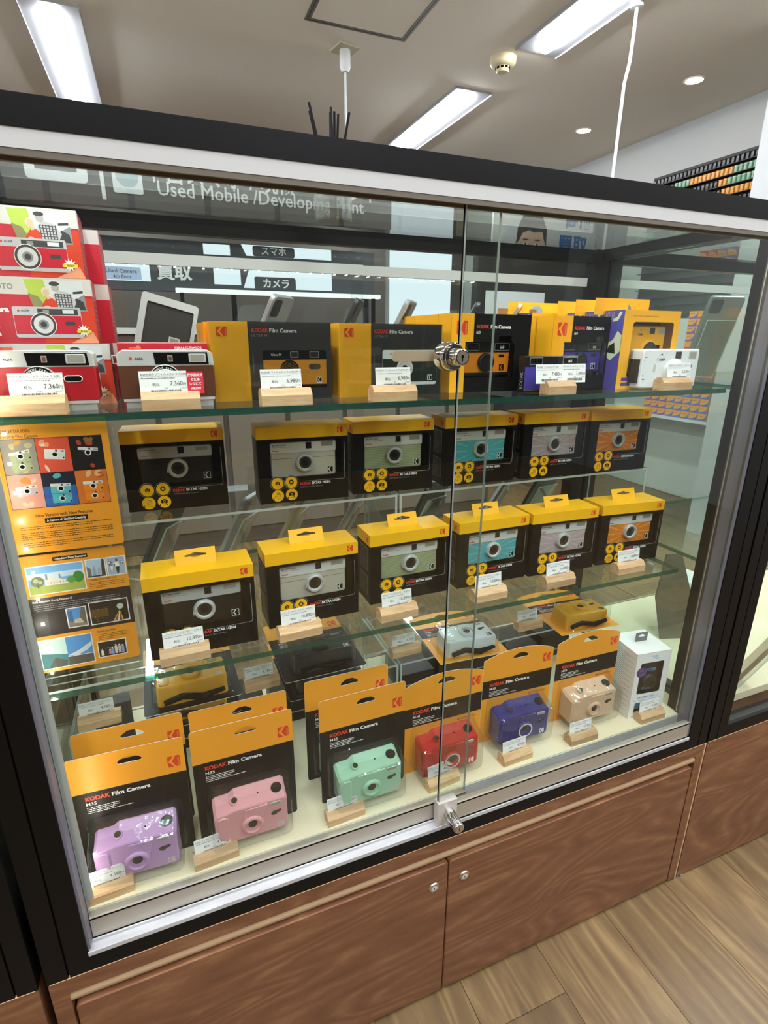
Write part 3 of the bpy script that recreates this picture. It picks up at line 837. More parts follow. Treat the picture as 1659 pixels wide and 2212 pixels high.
def m35(loc, th, label, group, col, rx=0.0, cut=0):
    W, H, ZB = 0.148, 0.200, 0.142
    t = thing('camera_pack', label, 'blister pack', loc, th, group, rx)
    out = rr(0, W, 0, H, 0.005, 3)
    hole = slot(0.078, 0.1830, 0.032, 0.0110)
    b = MB(); b.plate(out, [hole], -0.0006, 0.0, BLK, PAPER, PAPER)
    top = [(0, ZB), (W, ZB)] + [p for p in out if p[1] > ZB]
    b.plate(top, [hole], -0.0008, None, ORA)
    e = -0.0010
    b.klogo(0.1250, 0.1530, e, 0.0165, 0.0185, RED, ORA, True)
    b.fit('KODAK', 0.0165, 0.0475, 0.1285, e, 0.0092, RED, 0.045)
    b.fit('Film Camera', 0.0495, 0.0990, 0.1285, e, 0.0086, WHT, 0.035)
    b.fit('M35', 0.0165, 0.0295, 0.1205, e, 0.0068, WHT, 0.01)
    for k, xe in enumerate((0.058, 0.058, 0.052, 0.074)):
        b.micro(0.0165, xe, 0.1160 - k * 0.0030, e, 0.0013, WHT, k)
    b.build('backing_card', t)
    compact(t, col)
    blister(t)
    return t
def m38(loc, th, label, group, col, ring, logo, rx=0.0):
    W, H = 0.150, 0.178
    t = thing('camera_pack', label, 'blister pack', loc, th, group, rx)
    arc = [(W - W * k / 14, H + 0.015 * math.sin(PI * k / 14) ** 0.8 if 0 < k < 14 else H) for k in range(15)]
    out = [(0, 0), (W, 0)] + arc
    hole = slot(0.078, 0.1770, 0.034, 0.0100)
    b = MB(); b.plate(out, [hole], -0.0006, 0.0, ORA, PAPER, PAPER)
    e = -0.0008
    b.rect(0, W, 0.0960, 0.1345, e, BLK); e = -0.0011
    b.klogo(0.1280, 0.1520, e, 0.0165, 0.0175, RED, ORA, True)
    b.fit('KODAK', 0.0150, 0.0470, 0.1215, e, 0.0092, RED, 0.045)
    b.fit('Film Camera', 0.0495, 0.1000, 0.1215, e, 0.0086, WHT, 0.035)
    b.fit('M38', 0.0150, 0.0280, 0.1140, e, 0.0066, WHT, 0.01)
    for k, xe in enumerate((0.056, 0.056, 0.050, 0.074)):
        b.micro(0.0150, xe, 0.1090 - k * 0.0030, e, 0.0013, WHT, k)
    b.fit('POWER FLASH', 0.108, 0.140, 0.0865, e, 0.0042, BRN, 0.01)
    b.rect(0.103, 0.106, 0.086, 0.090, e, BRN)
    b.build('backing_card', t)
    compact(t, col, ring, logo, True)
    blister(t)
    return t
def plastic(n, c): return mat(n, c, 0.28, 0, 0.5)
LAV = plastic('lavender_plastic', 'C79CCF'); PNK = plastic('pink_plastic', 'E9A5AC'); MNT = plastic('mint_plastic', 'A9D6B8')
REDP = plastic('red_plastic', 'C4221E'); NAVY = plastic('navy_plastic', '26277A'); BEI = plastic('beige_plastic', 'E3BD9E')
YELP = plastic('yellow_plastic', 'EFA913'); WHP = plastic('white_plastic', 'E3E4E6'); BKP = plastic('black_plastic', '1A1919')
G35 = 'blister packs standing on the case floor'
cd = 0.0009
m35((0.051, 0.088, FZ), -0.045, 'blister pack with a lavender camera, front left on the case floor', G35, LAV)
m35((0.052, 0.140, FZ), -0.02, 'second blister pack, right behind the lavender camera pack', G35, LAV)
m35((0.207, 0.085, FZ), 0.0, 'blister pack with a pink camera on the case floor', G35, PNK)
m35((0.2085, 0.131, FZ), 0.01, 'second blister pack, right behind the pink camera pack', G35, PNK)
m35((0.3965, 0.0835, FZ), 0.010, 'blister pack with a mint green camera on the case floor', G35, MNT)
m35((0.3875, 0.140, FZ), 0.0, 'second blister pack, right behind the mint green camera pack', G35, MNT)
m38((0.5475, 0.092, FZ), -0.01, 'amber arched blister pack with a red camera seen through the door edge', G35, REDP, WHP, WHT)
m38((0.7120, 0.111, FZ), -0.04, 'amber arched blister pack with a navy blue camera', G35, NAVY, WHP, WHT)
m38((0.8740, 0.108, FZ), -0.03, 'amber arched blister pack with a pale beige camera', G35, BEI, None, None)
# clear risers
def riser(x0, x1, y0, y1, z0, z1, label, th=0.004):
    t = thing('acrylic_riser', label, 'display riser', (x0, y0, z0), 0, 'clear acrylic risers')
    w = x1 - x0; d = y1 - y0; h = z1 - z0
    def panel(nm, a, b_, c, e, f, g):
        m = MB(); m.box(a, b_, c, e, f, g, ACRYL); 
        dims = (b_ - a, e - c, g - f); k = dims.index(min(dims))
        S6 = [None] * 6
        for ax, pr in ((0, (4, 5)), (1, (2, 3)), (2, (0, 1))):
            for q in pr:
                S6[q] = ACRYL if ax == k else AEDGE
        m = MB(); m.box(a, b_, c, e, f, g, ACRYL, S6)
        return m.build(nm, t)
    panel('top_panel', 0, w, 0, d, h - th, h)
    panel('side_panel', 0, th, 0, d, 0, h - th)
    panel('side_panel', w - th, w, 0, d, 0, h - th)
    return t
riser(0.030, 0.592, 0.222, 0.420, FZ, 0.585, 'clear acrylic riser on the case floor under the lying black packs')
riser(0.596, 1.100, 0.222, 0.420, FZ, 0.585, 'clear acrylic riser on the case floor under the lying white and yellow cameras')
riser(0.135, 0.566, 0.178, 0.330, MZ, RZ, 'clear acrylic riser on the middle shelf under the left rear boxes')
riser(0.570, 1.112, 0.178, 0.330, MZ, RZ, 'clear acrylic riser on the middle shelf under the right rear boxes')
# packs lying on the floor risers
GL = 'blister packs lying on the clear risers'
LZ = 0.5852
m35((0.143, 0.190, LZ), 0.02, 'lower lying black pack of the stack under the yellow camera', GL, YELP, R(-90))
m35((0.146, 0.170, LZ + 0.0462), 0.03, 'black pack with a yellow camera lying on top of another pack', GL, YELP, R(-90))
m35((0.372, 0.186, LZ), 0.02, 'lower lying black pack with a black camera between two price tags', GL, BKP, R(-90))
m35((0.364, 0.176, LZ + 0.0462), 0.02, 'upper lying black pack with a black camera, near the top glass edge', GL, BKP, R(-90))
m38((0.667, 0.190, LZ), -0.07, 'amber pack with a white camera lying flat on the riser', GL, WHP, None, BLK, R(-90))
m38((0.957, 0.190, LZ), -0.06, 'amber pack with a yellow camera lying flat on the riser', GL, YELP, None, BLK, R(-90))

# tall white boxed camera at the right
t = thing('camera_carton', 'tall white carton with two windows and a grey hang tab at the right end', 'camera box', (1.028, 0.057, FZ), R(-7))
W, D, H = 0.080, 0.080, 0.150
WC = mat('white_carton', 'ECECEA', 0.4)
b = MB()
w1 = rr(0.012, 0.066, 0.056, 0.128, 0.003, 2); w2 = rr(0.012, 0.052, 0.010, 0.036, 0.003, 2)
b.plate([(0, 0), (W, 0), (W, H), (0, H)], [w1, w2], 0, 0.0006, WC)
b.box(0, W, 0, D, 0, H, WC, (WC, WC, None, WC, WC, WC))
b.box(0.004, 0.072, 0.0006, 0.05, 0.005, 0.133, GAP, (GAP, GAP, None, GAP, GAP, GAP))
e = -0.0002
BLU = mat('sky_blue_print', '4FA3D8', 0.5)
for k in range(3):
    b.text(('photo', 'EIZ', 'mini')[k], 0.034 + 0.005 * k, 0.1405 - 0.0035 * k, e, 0.0062 if k == 1 else 0.0042, BLU, 0.0, 'L', 1.3, 0.1)
b.text('2倍の写真で欲張しい', 0.040, 0.0455, e, 0.0052, BLU, 0.02, 'C')
for k in range(3):
    b.micro(0.008, 0.072, 0.0405 - 0.0035 * k if k < 1 else 0.0065 - 0.002 * k, e, 0.001, INK2, k)
b.T = Matrix.Translation((0, D, 0)) @ Matrix.Rotation(R(-90), 4, 'Z')
for k in range(34):
    b.micro(0.008, 0.072 - 0.012 * ((k * 7) % 3), 0.136 - 0.0037 * k, e, 0.0012, INK2, k)
b.T = Matrix.Identity(4)
b.build('carton', t)
b = MB(); b.slab(rr(0.014, 0.064, 0.058, 0.126, 0.006, 3), 0.006, 0.035, BKP, 0.002); b.text('SHOOTER', 0.020, 0.104, 0.0055, 0.0095, BLU, 0.03, 'L', 0.8); b.text('DUAL', 0.028, 0.062, 0.0055, 0.008, BLU, 0.03)
b.slab(rr(0.014, 0.050, 0.012, 0.034, 0.003, 2), 0.006, 0.03, BKP, 0.001); b.rect(0.016, 0.028, 0.017, 0.031, 0.0055, BLU)
c = b.build('camera', t)
b = MB(); b.cyl(0.040, 0.082, [(0.0115, 0.001), (0.014, 0.0015), (0.0145, 0.006)], DGREY, 28, False); b.disc(0.040, 0.082, 0.0115, 0.002, LENS, 24); b.build('lens_ring', c)
b = MB(); b.rect(0.012, 0.066, 0.056, 0.128, 0.0009, SHEET); b.rect(0.012, 0.052, 0.010, 0.036, 0.0009, SHEET); b.build('window_film', t)
b = MB(); b.disc(0.0165, 0.108, 0.012, -0.0004, mat('foil_sticker', '9A86C8', 0.12, 0.8), 24); b.ring(0.0165, 0.108, 0.009, 0.012, -0.0006, mat('violet_foil', '6A3FB0', 0.2, 0.6), 24)
for k in range(3):
    b.micro(0.009, 0.024, 0.112 - 0.004 * k, -0.0007, 0.0018, INK, k)
b.build('round_sticker', t)
b = MB(); b.T = Matrix.Translation((0.027, 0.042, H)); b.plate(rr(0, 0.028, -0.001, 0.020, 0.002, 2), [slot(0.014, 0.0125, 0.017, 0.006)], 0, 0.001, mat('grey_tab', '6F6C68', 0.35)); b.build('hang_tab', t)

# ================================================================== price tags on beech blocks
def tagcard(b, x, zb, w, h, y, price, small, line, s=0):
    e = y - 0.0003
    b.slab([(x, zb), (x + w, zb), (x + w, zb + h), (x, zb + h)], y, y + 0.0004, PAPER)
    b.text(line, x + 0.0015, zb + h - 0.0046, e, 0.0031, INK, 0.0)
    b.rect(x + 0.0015, x + w - 0.002, zb + h - 0.0058, zb + h - 0.0056, e, INK2)
    b.micro(x + 0.002, x + w * 0.75, zb + h - 0.0082, e, 0.0009, INK2, s)
    b.text('税込', x + w * 0.26, zb + h - 0.0162, e, 0.0040, INK, 0.0)
    b.text(price, x + w * 0.90, zb + h - 0.0162, e, 0.0070, INK, 0.0, 'R', 0.9)
    b.text('円', x + w * 0.91, zb + h - 0.0160, e, 0.0036, INK, 0.0)
    b.text('税抜', x + w * 0.50, zb + h - 0.0200, e, 0.0021, INK2, 0.0)
    b.text(small, x + w * 0.97, zb + h - 0.0200, e, 0.0023, INK2, 0.0, 'R')
    rg = random.Random(s); q = x + w * 0.22
    while q < x + w * 0.85:
        l = rg.choice((0.0004, 0.0006, 0.001)); b.rect(q, q + l, zb + h - 0.0245, zb + h - 0.0208, e, INK); q += l + rg.choice((0.0004, 0.0007))
def ptag(x, y, z, th, price, small, line, label, seed, dx=0.006, tilt=-7, extra=None, bw=0.0625, bd=0.022):
    t = thing('price_tag', label, 'price tag', (x, y, z), th, 'price cards in beech wood blocks')
    b = MB(); prof = [(0.0, 0.0), (bd, 0.0), (bd, 0.0150), (bd - 0.006, 0.0197), (0.0065, 0.0197), (0.0, 0.0118)]
    b.add([(0, p[0], p[1]) for p in prof] + [(bw, p[0], p[1]) for p in prof],
          [(0, 5, 4, 3, 2, 1), (6, 7, 8, 9, 10, 11)] + [(i, (i + 1) % 6, 6 + (i + 1) % 6, 6 + i) for i in range(6)], MAPLE)
    b.rect(0.0, bw, 0.0194, 0.0198, bd * 0.5, GAP)
    b.build('wooden_block', t)
    b = MB(); b.T = Matrix.Translation((0, bd * 0.48, 0.0155)) @ Matrix.Rotation(R(tilt), 4, 'X')
    if extra == 'double':
        tagcard(b, -0.016, 0, 0.046, 0.0275, 0, price, small, line, seed); tagcard(b, 0.0302, 0.0005, 0.043, 0.0275, -0.0004, price, small, line, seed + 1)
    else:
        tagcard(b, dx, 0, 0.0505, 0.0268, 0, price, small, line, seed)
    b.build('price_card', t)
    if extra == 'sale':
        b = MB(); b.T = Matrix.Translation((0, bd * 0.48, 0.0155)) @ Matrix.Rotation(R(tilt), 4, 'X')
        b.slab([(0.0505, 0.001), (0.0685, 0.001), (0.0685, 0.0255), (0.0505, 0.0255)], -0.0008, -0.0004, mat('sale_red', 'D8203A', 0.5))
        for k, s_ in enumerate(('展示品処分', 'のため', 'レジにて', '10%OFF')):
            b.text(s_, 0.0595, 0.0205 - k * 0.0050, -0.0010, 0.0038, WHT, 0.03, 'C', 0.9)
        b.build('sale_sticker', t)
    return t
NM = ['ブラック', 'シルバー', 'グリーン', 'ブルー', 'ピンク', 'オレンジ']
NE = ['black', 'beige silver', 'sage green', 'teal', 'mauve', 'orange']
for i, (x, y, th) in enumerate(((0.186, 0.0665, 0.03), (0.342, 0.0690, 0.06), (0.495, 0.068, 0.05), (0.660, 0.071, 0.03), (0.801, 0.071, 0.02), (0.960, 0.071, -0.02))):
    ptag(x, y, MZ, th, '10,890', '9,900円', 'コダック カメラ エクター H35N ' + NM[i], 'beech price tag reading 10,890 yen before the %s boxed camera' % NE[i], i, 0.006)
for i, (x, y, th, p, s_, ln, lb) in enumerate((
    (0.0525, 0.035, 0.05, '4,180', '3,800円', 'Kodak フィルムカメラM35 パープル', 'price tag reading 4,180 yen below the lavender camera'),
    (0.1945, 0.0345, 0.06, '4,180', '3,800円', 'Kodak フィルムカメラM35 キャンディピンク', 'price tag reading 4,180 yen below the pink camera'),
    (0.3935, 0.0345, 0.05, '4,180', '3,800円', 'Kodak フィルムカメラM35 ミントグリーン', 'price tag reading 4,180 yen below the mint camera'),
    (0.571, 0.036, 0.10, '4,950', '4,500円', 'Kodak フィルムカメラM38 レッド', 'price tag reading 4,950 yen below the red camera'),
    (0.722, 0.039, 0.03, '4,950', '4,500円', 'Kodak フィルムカメラM38 ネイビー', 'price tag reading 4,950 yen below the navy camera'),
    (0.869, 0.036, -0.02, '4,950', '4,500円', 'Kodak フィルムカメラM38 ベージュ', 'price tag reading 4,950 yen below the beige camera'),
    (1.041, 0.0335, -0.02, '9,680', '8,800円', 'ツインレンズ ミニカメラ', 'price tag reading 9,680 yen in front of the tall white carton'))):
    ptag(x, y, FZ, th, p, s_, ln, lb, 20 + i, 0.003)
for i, (x, y, th, p, s_, ln, lb) in enumerate((
    (0.043, 0.236, 0.03, '4,180', '3,800円', 'Kodak フィルムカメラM35 イエロー', 'price tag reading 4,180 yen on the riser left of the yellow pack'),
    (0.304, 0.238, 0.05, '4,180', '3,800円', 'Kodak フィルムカメラM35 スターリーグレー', 'price tag reading 4,180 yen on the riser between the two lying stacks'),
    (0.589, 0.242, 0.02, '4,950', '4,500円', 'Kodak フィルムカメラM38 グレー', 'price tag reading 4,950 yen on the riser left of the white camera'),
    (0.880, 0.236, 0.0, '4,950', '4,500円', 'Kodak フィルムカメラM38 イエロー', 'price tag reading 4,950 yen on the riser left of the yellow camera'))):
    ptag(x, y, 0.585, th, p, s_, ln, lb, 40 + i, 0.003)
ptag(0.068, 0.062, TZ, 0.0, '7,360', '6,691円', 'AGFA 35ミリフィルムカメラ RED', 'price tag reading 7,360 yen in front of the red camera', 60, 0.012)
ptag(0.2045, 0.062, TZ, 0.0, '7,360', '6,691円', 'AGFA 35ミリフィルムカメラ COFFEE BROWN', 'price tag reading 7,360 yen with a red sale sticker', 61, 0.0, -7, 'sale')
ptag(0.337, 0.062, TZ, 0.02, '6,980', '6,346円', 'KODAK フィルムカメラULTRAF9 ブラック×イエロー', 'price tag reading 6,980 yen in front of the amber and black boxed camera', 62, 0.002)
ptag(0.481, 0.062, TZ, 0.02, '6,980', '6,346円', 'KODAK フィルムカメラULTRAF9 ホワイト×グリーン', 'price tag reading 6,980 yen below the white boxed camera, left of the lock', 63, 0.007)
ptag(0.757, 0.062, TZ, -0.03, '7,480', '6,800円', 'KODAK フィルムカメラ i60', 'beech tag holding two cards reading 7,480 yen', 64, 0, -7, 'double', 0.05)
ptag(0.984, 0.060, TZ, -0.03, '5,500', '5,000円', 'YAMA フィルムカメラ メモカメラ', 'price tag reading 5,500 yen in front of the loose white camera', 65, 0.016)
# ================================================================== top shelf: loose and boxed cameras
AGR = mat('agfa_red_print', 'C51F36', 0.4); AGO = mat('agfa_orange_print', 'D24128', 0.4); AGW = mat('carton_white', 'D6D4CF', 0.45); AGD = mat('carton_dark_red', '8E1F26', 0.45)
LGREY = mat('logo_grey', '8F8F8C', 0.5)
SKYP = mat('photo_sky', 'DCE3E6', 0.5); LEAF = mat('photo_green', 'B9CF55', 0.5); LEAFD = mat('leaf_green', '6DB33F', 0.5); SKIN = mat('photo_skin', 'E3BFA6', 0.55); SKIN2 = mat('photo_skin_grey', 'B5B2B0', 0.55); HAIR = mat('photo_blond', 'E6DFC2', 0.6); DKP = mat('photo_dark', '3A3A3D', 0.5); MIDP = mat('photo_mid_grey', '8A8C90', 0.5)
FLY = mat('flash_yellow', 'E8D633', 0.5)
def ell(cx, cz, a, c, n=18, rot=0):
    return [(cx + a * math.cos(2 * PI * i / n) * math.cos(rot) - c * math.sin(2 * PI * i / n) * math.sin(rot), cz + a * math.cos(2 * PI * i / n) * math.sin(rot) + c * math.sin(2 * PI * i / n) * math.cos(rot)) for i in range(n)]
def couple(b, x, z, w, h, e):
    """printed photograph of two people, half in colour and half in grey"""
    P = lambda u, v: (x + u * w, z + v * h)
    b.flat([P(0, 1), P(0.14, 0), P(1, 0.0), P(0.97, 0.95)][::-1], e, SKYP)
    b.flat([P(0.02, 0.98), P(0.13, 0.02), P(0.45, 0.02), P(0.34, 0.99)][::-1], e * 1.3, LEAF)
    b.flat([P(0.06, 0.55), P(0.13, 0.02), P(0.35, 0.02), P(0.22, 0.45)][::-1], e * 1.5, mat('photo_olive', '8E8A62', 0.6))
    b.flat([P(0.62, 0.02), P(1.0, 0.0), P(0.99, 0.55), P(0.8, 0.35)], e * 1.5, MIDP)
    b.flat([P(0.74, 0.05), P(0.98, 0.05), P(0.96, 0.3), P(0.84, 0.42), P(0.76, 0.25)], e * 1.8, DKP)
    b.flat([P(0.80, 0.55), P(0.97, 0.58), P(0.97, 0.66), P(0.80, 0.62)], e * 1.8, DKP)
    b.flat([P(0.47, 0.02), P(0.76, 0.02), P(0.84, 0.30), P(0.72, 0.60), P(0.56, 0.66), P(0.46, 0.5)], e * 2, mat('shirt_light', 'C6C6C9', 0.6))
    for k in range(6):
        u = 0.50 + 0.05 * k
        b.flat([P(u, 0.05), P(u + 0.018, 0.05), P(u + 0.010, 0.55), P(u - 0.008, 0.55)], e * 2.3, mat('shirt_check', '4C4C55', 0.6))
        b.flat([P(0.50, 0.10 + k * 0.085), P(0.77, 0.12 + k * 0.075), P(0.77, 0.145 + k * 0.075), P(0.50, 0.125 + k * 0.085)], e * 2.4, MATS['shirt_check'])
    b.flat(ell(*P(0.52, 0.74), w * 0.065, h * 0.13), e * 2.6, SKIN2)
    b.flat(ell(*P(0.51, 0.86), w * 0.085, h * 0.07, 14), e * 2.8, DKP)
    b.flat([P(0.22, 0.02), P(0.52, 0.02), P(0.50, 0.30), P(0.44, 0.42), P(0.34, 0.38), P(0.27, 0.2)], e * 3, AGO)
    b.flat([P(0.36, 0.36), P(0.43, 0.40), P(0.42, 0.48), P(0.36, 0.46)], e * 3.2, SKIN)
    b.flat(ell(*P(0.355, 0.60), w * 0.075, h * 0.15), e * 3.1, HAIR)
    b.flat(ell(*P(0.355, 0.57), w * 0.055, h * 0.11), e * 3.4, SKIN)
    b.flat(ell(*P(0.34, 0.12), w * 0.05, h * 0.05), e * 3.4, SKIN)
def agfa_face(b, W, H, e):
    b.rect(0, W, 0, H * 0.74, e, AGR)
    b.flat([(W * 0.62, 0), (W, 0), (W, H * 0.70), (W * 0.80, H * 0.74), (W * 0.74, H * 0.74)], e * 1.2, AGO)
    b.flat([(W * 0.80, 0), (W, 0), (W, H * 0.02), (W * 0.97, H * 0.18)], e * 1.5, mat('agfa_glow', 'EFA37C', 0.5))
    b.disc(W * 0.09, H * 0.86, H * 0.055, e, RED, 18)
    b.fit('AGFAPHOTO', W * 0.145, W * 0.465, H * 0.815, e, H * 0.115, LGREY, 0.03)
    b.fit('Analogue', W * 0.06, W * 0.25, H * 0.60, e * 2, H * 0.10, WHT, 0.03)
    b.fit('Photo Camera', W * 0.06, W * 0.41, H * 0.475, e * 2, H * 0.115, WHT, 0.05)
    b.fit('for 35mm Films', W * 0.10, W * 0.33, H * 0.235, e * 2, H * 0.08, WHT, 0.02)
    b.fit('Black & White', W * 0.10, W * 0.33, H * 0.115, e * 2, H * 0.085, WHT, 0.05)
    b.flat([(W * 0.17, H * 0.38), (W * 0.23, H * 0.34), (W * 0.29, H * 0.36), (W * 0.33, H * 0.41), (W * 0.28, H * 0.44), (W * 0.21, H * 0.43)], e * 2, LEAFD)
    couple(b, W * 0.53, H * 0.50, W * 0.42, H * 0.48, e * 1.6)
    q = e * 8
    x0, x1, z0, z1 = W * 0.43, W * 0.90, H * 0.085, H * 0.56
    b.flat(rr(x0, x1, z0, z1, 0.002, 2), q, mat('print_grey', 'BFC0C6', 0.4))
    b.rect(x0 + 0.0005, x1 - 0.0005, z0 + 0.004, z0 + (z1 - z0) * 0.72, q * 1.05, AGR)
    b.rect(x0 + (x1 - x0) * 0.36, x1 - 0.003, z0 + (z1 - z0) * 0.745, z1 - 0.002, q * 1.05, DKP)
    b.rect(x0 + (x1 - x0) * 0.73, x1 - 0.007, z0 + (z1 - z0) * 0.79, z1 - 0.003, q * 1.1, SKYP)
    b.rect(x0 + (x1 - x0) * 0.44, x0 + (x1 - x0) * 0.53, z0 + (z1 - z0) * 0.79, z1 - 0.003, q * 1.1, LGREY)
    b.disc(x0 + 0.006, z1 - 0.0045, 0.0012, q * 1.1, RED, 10); b.text('AGFA', x0 + 0.0085, z1 - 0.0055, q * 1.1, 0.0032, DKP, 0.02)
    cx, cz = x0 + (x1 - x0) * 0.42, z0 + (z1 - z0) * 0.43
    b.disc(cx, cz, H * 0.185, q * 1.15, WHT, 26); b.disc(cx, cz, H * 0.175, q * 1.2, DKP, 26); b.disc(cx, cz, H * 0.14, q * 1.25, mat('print_silver', 'D5D6D8', 0.4), 26); b.disc(cx, cz, H * 0.075, q * 1.3, MIDP, 22); b.disc(cx, cz, H * 0.045, q * 1.35, DKP, 18)
    b.flat(rr(x0 + (x1 - x0) * 0.74, x0 + (x1 - x0) * 0.90, cz - 0.0008, cz + 0.0035, 0.002, 3), q * 1.15, DKP)
    st = []
    for k in range(22):
        a = 2 * PI * k / 22; rad = H * (0.10 if k % 2 == 0 else 0.055)
        st.append((W * 0.905 + rad * math.cos(a), H * 0.20 + rad * math.sin(a)))
    b.add([(W * 0.905, q * 1.4, H * 0.20)] + [(p[0], q * 1.4, p[1]) for p in st], [(0, 1 + k, 1 + (k + 1) % 22) for k in range(22)], WHT)
    b.rect(W * 0.855, W * 0.96, H * 0.165, H * 0.21, q * 1.5, FLY); b.text('FLASH', W * 0.907, H * 0.175, q * 1.6, H * 0.038, INK, 0.02, 'C')
def agfabox(x, y, z, th, label, full=True, W=0.145, H=0.0708, D=0.062):
    t = thing('camera_carton', label, 'camera box', (x, y, z), th, 'red and white camera cartons on the top shelf')
    b = MB(); b.box(0, W, 0, D, 0, H, AGW, (AGR, AGR, AGW, AGR, AGD, AGD))
    e = -0.0001
    if full:
        agfa_face(b, W, H, e)
    else:
        b.rect(0, W, 0, H * 0.74, e, AGR)
    b.T = Matrix.Translation((W, 0, 0)) @ Matrix.Rotation(R(90), 4, 'Z')
    for k in range(9):
        b.micro(0.006, 0.05, 0.010 + 0.0055 * k, e, 0.0011, mat('agfa_side_type', 'C98A8A', 0.5), k)
    b.rect(0.0, 0.012, H * 0.74, H, e, AGW)
    b.T = Matrix.Identity(4)
    b.build('carton', t)
    return t
agfabox(0.0285, 0.155, TZ, 0, 'bottom red and white carton of the left stack, behind the loose red camera')
agfabox(0.0180, 0.155, TZ + 0.0712, 0.02, 'middle red and white carton of the left stack, leaf print at its edge')
agfabox(0.0140, 0.157, TZ + 0.1424, 0.02, 'topmost red and white carton of the left stack')
agfabox(0.0335, 0.222, TZ, 0.0, 'bottom red carton of the rear stack, only its side showing', False)
agfabox(0.0315, 0.223, TZ + 0.0712, 0.0, 'middle red carton of the rear stack, only its side showing', False)
agfabox(0.0285, 0.224, TZ + 0.1424, 0.0, 'topmost red carton of the rear stack, only its side showing', False, H=0.062)
t = agfabox(0.183, 0.140, TZ, 0.0, 'red carton lying behind the brown camera with upside down type', False, W=0.103, H=0.072)
b = MB(); b.rect(0, 0.103, 0, 0.0715, -0.0004, AGR); b.rect(0.0, 0.046, 0.060, 0.0715, -0.0006, mat('agfa_red_two', 'C3202F', 0.4))
b.fit('Analoge Fotokamera für 35mm Filme', 0.004, 0.042, 0.0612, -0.0008, 0.0032, WHT, 0.0); b.ring(0.023, 0.0665, 0.0016, 0.002, -0.0008, WHT, 14)
b.text('Schwarz/Weiß', 0.096, 0.0675, -0.0008, 0.0055, WHT, 0.02, 'L', 1, PI); b.text('Farbe +', 0.096, 0.0605, -0.0008, 0.0055, WHT, 0.02, 'L', 1, PI)
b.build('front_print', t)
def agfacam(x, y, label, col, lug):
    t = thing('film_camera', label, 'camera', (x, y, TZ), 0, 'loose film cameras on the top shelf')
    W, H, D, z0 = 0.104, 0.058, 0.032, 0.0075
    b = MB(); b.box(0.004, 0.100, 0.002, 0.034, 0, z0, ACRYL, (ACRYL, ACRYL, AEDGE, ACRYL, AEDGE, AEDGE)); b.build('acrylic_block', t)
    b = MB()
    b.slab(rr(0, W, z0 + 0.003, z0 + 0.040, 0.003, 3), 0.0008, D, col, 0.001)
    b.build('body', t)
    b = MB()
    b.slab([(0, z0 + 0.0395), (W, z0 + 0.0395), (W - 0.0005, z0 + 0.053), (W - 0.006, z0 + 0.057), (0.006, z0 + 0.057), (0.0005, z0 + 0.053)], 0, D + 0.0006, SILV, 0.0008)
    e = -0.0004
    b.slab([(0.040, z0 + 0.0412), (0.0985, z0 + 0.0412), (0.0975, z0 + 0.0545), (0.0385, z0 + 0.0545)], -0.0008, 0.001, BLKG, 0.0003)
    b.disc(0.0145, z0 + 0.0478, 0.0017, e, RED, 14); b.fit('AGFA', 0.0185, 0.0275, z0 + 0.0463, e, 0.0036, DKP, 0.03)
    b.rect(0.0535, 0.0590, z0 + 0.0445, z0 + 0.0515, -0.0011, LGREY); b.rect(0.0548, 0.0578, z0 + 0.0455, z0 + 0.0500, -0.0013, mat('finder_red', '7A3A30', 0.2))
    b.build('top_cover', t)
    b = MB(); b.box(0.002, W - 0.002, 0.0004, D, z0, z0 + 0.0032, SILV); b.build('base_plate', t)
    b = MB(); b.slab(rr(0.0765, 0.0955, z0 + 0.0432, z0 + 0.0530, 0.0008, 2), -0.0022, 0, SILV, 0.0004); b.rect(0.0783, 0.0937, z0 + 0.0446, z0 + 0.0518, -0.0024, FLASHM); b.build('flash', t)
    b = MB()
    cx, cz = 0.0490, z0 + 0.0235
    b.cyl(cx, cz, [(0.0168, -0.0022), (0.0175, -0.0016), (0.0178, 0.001)], SILV, 36, False); b.ring(cx, cz, 0.0120, 0.0168, -0.0022, BLK, 36)
    b.cyl(cx, cz, [(0.0118, -0.0044), (0.0126, -0.0036), (0.0128, 0.001)], SILW, 36, False); b.ring(cx, cz, 0.0085, 0.0118, -0.0044, SILW, 30)
    b.cyl(cx, cz, [(0.0085, -0.0044), (0.0060, -0.0020)], SILV, 28, False); b.disc(cx, cz, 0.0064, -0.0022, LENS, 24)
    w_ = 'FOCUS FREE'
    for k, ch in enumerate(w_):
        a = PI / 2 + (len(w_) - 1) / 2 * 0.155 - k * 0.155
        if ch != ' ':
            b.text(ch, cx + 0.0130 * math.cos(a) - 0.0009 * math.sin(a) * 1, cz + 0.0130 * math.sin(a), -0.0025, 0.0030, WHT, 0.02, 'C', 1, a - PI / 2)
    b.build('lens', t)
    b = MB(); b.slab(rr(0.0715, 0.0900, z0 + 0.0235, z0 + 0.0308, 0.0036, 5), -0.0006, 0.002, WHT, 0.0004); b.flat(rr(0.0725, 0.0890, z0 + 0.0244, z0 + 0.0299, 0.0027, 5), -0.0008, BLKG); b.build('viewfinder', t)
    b = MB(); b.T = Matrix.Translation((0.020, 0.016, z0 + 0.0565)) @ Matrix.Rotation(R(-90), 4, 'X'); b.cyl(0, 0, [(0.0060, -0.0035), (0.0066, -0.0025), (0.0066, 0.001)], RED if col is not None else SILV, 20); b.build('shutter_button', t)
    if lug:
        b = MB(); b.tube([(0.001, 0.012, z0 + 0.051), (-0.0045, 0.012, z0 + 0.051), (-0.0045, 0.012, z0 + 0.042), (0.001, 0.012, z0 + 0.042)], 0.0010, SILV, 6); b.build('strap_lug', t)
    return t
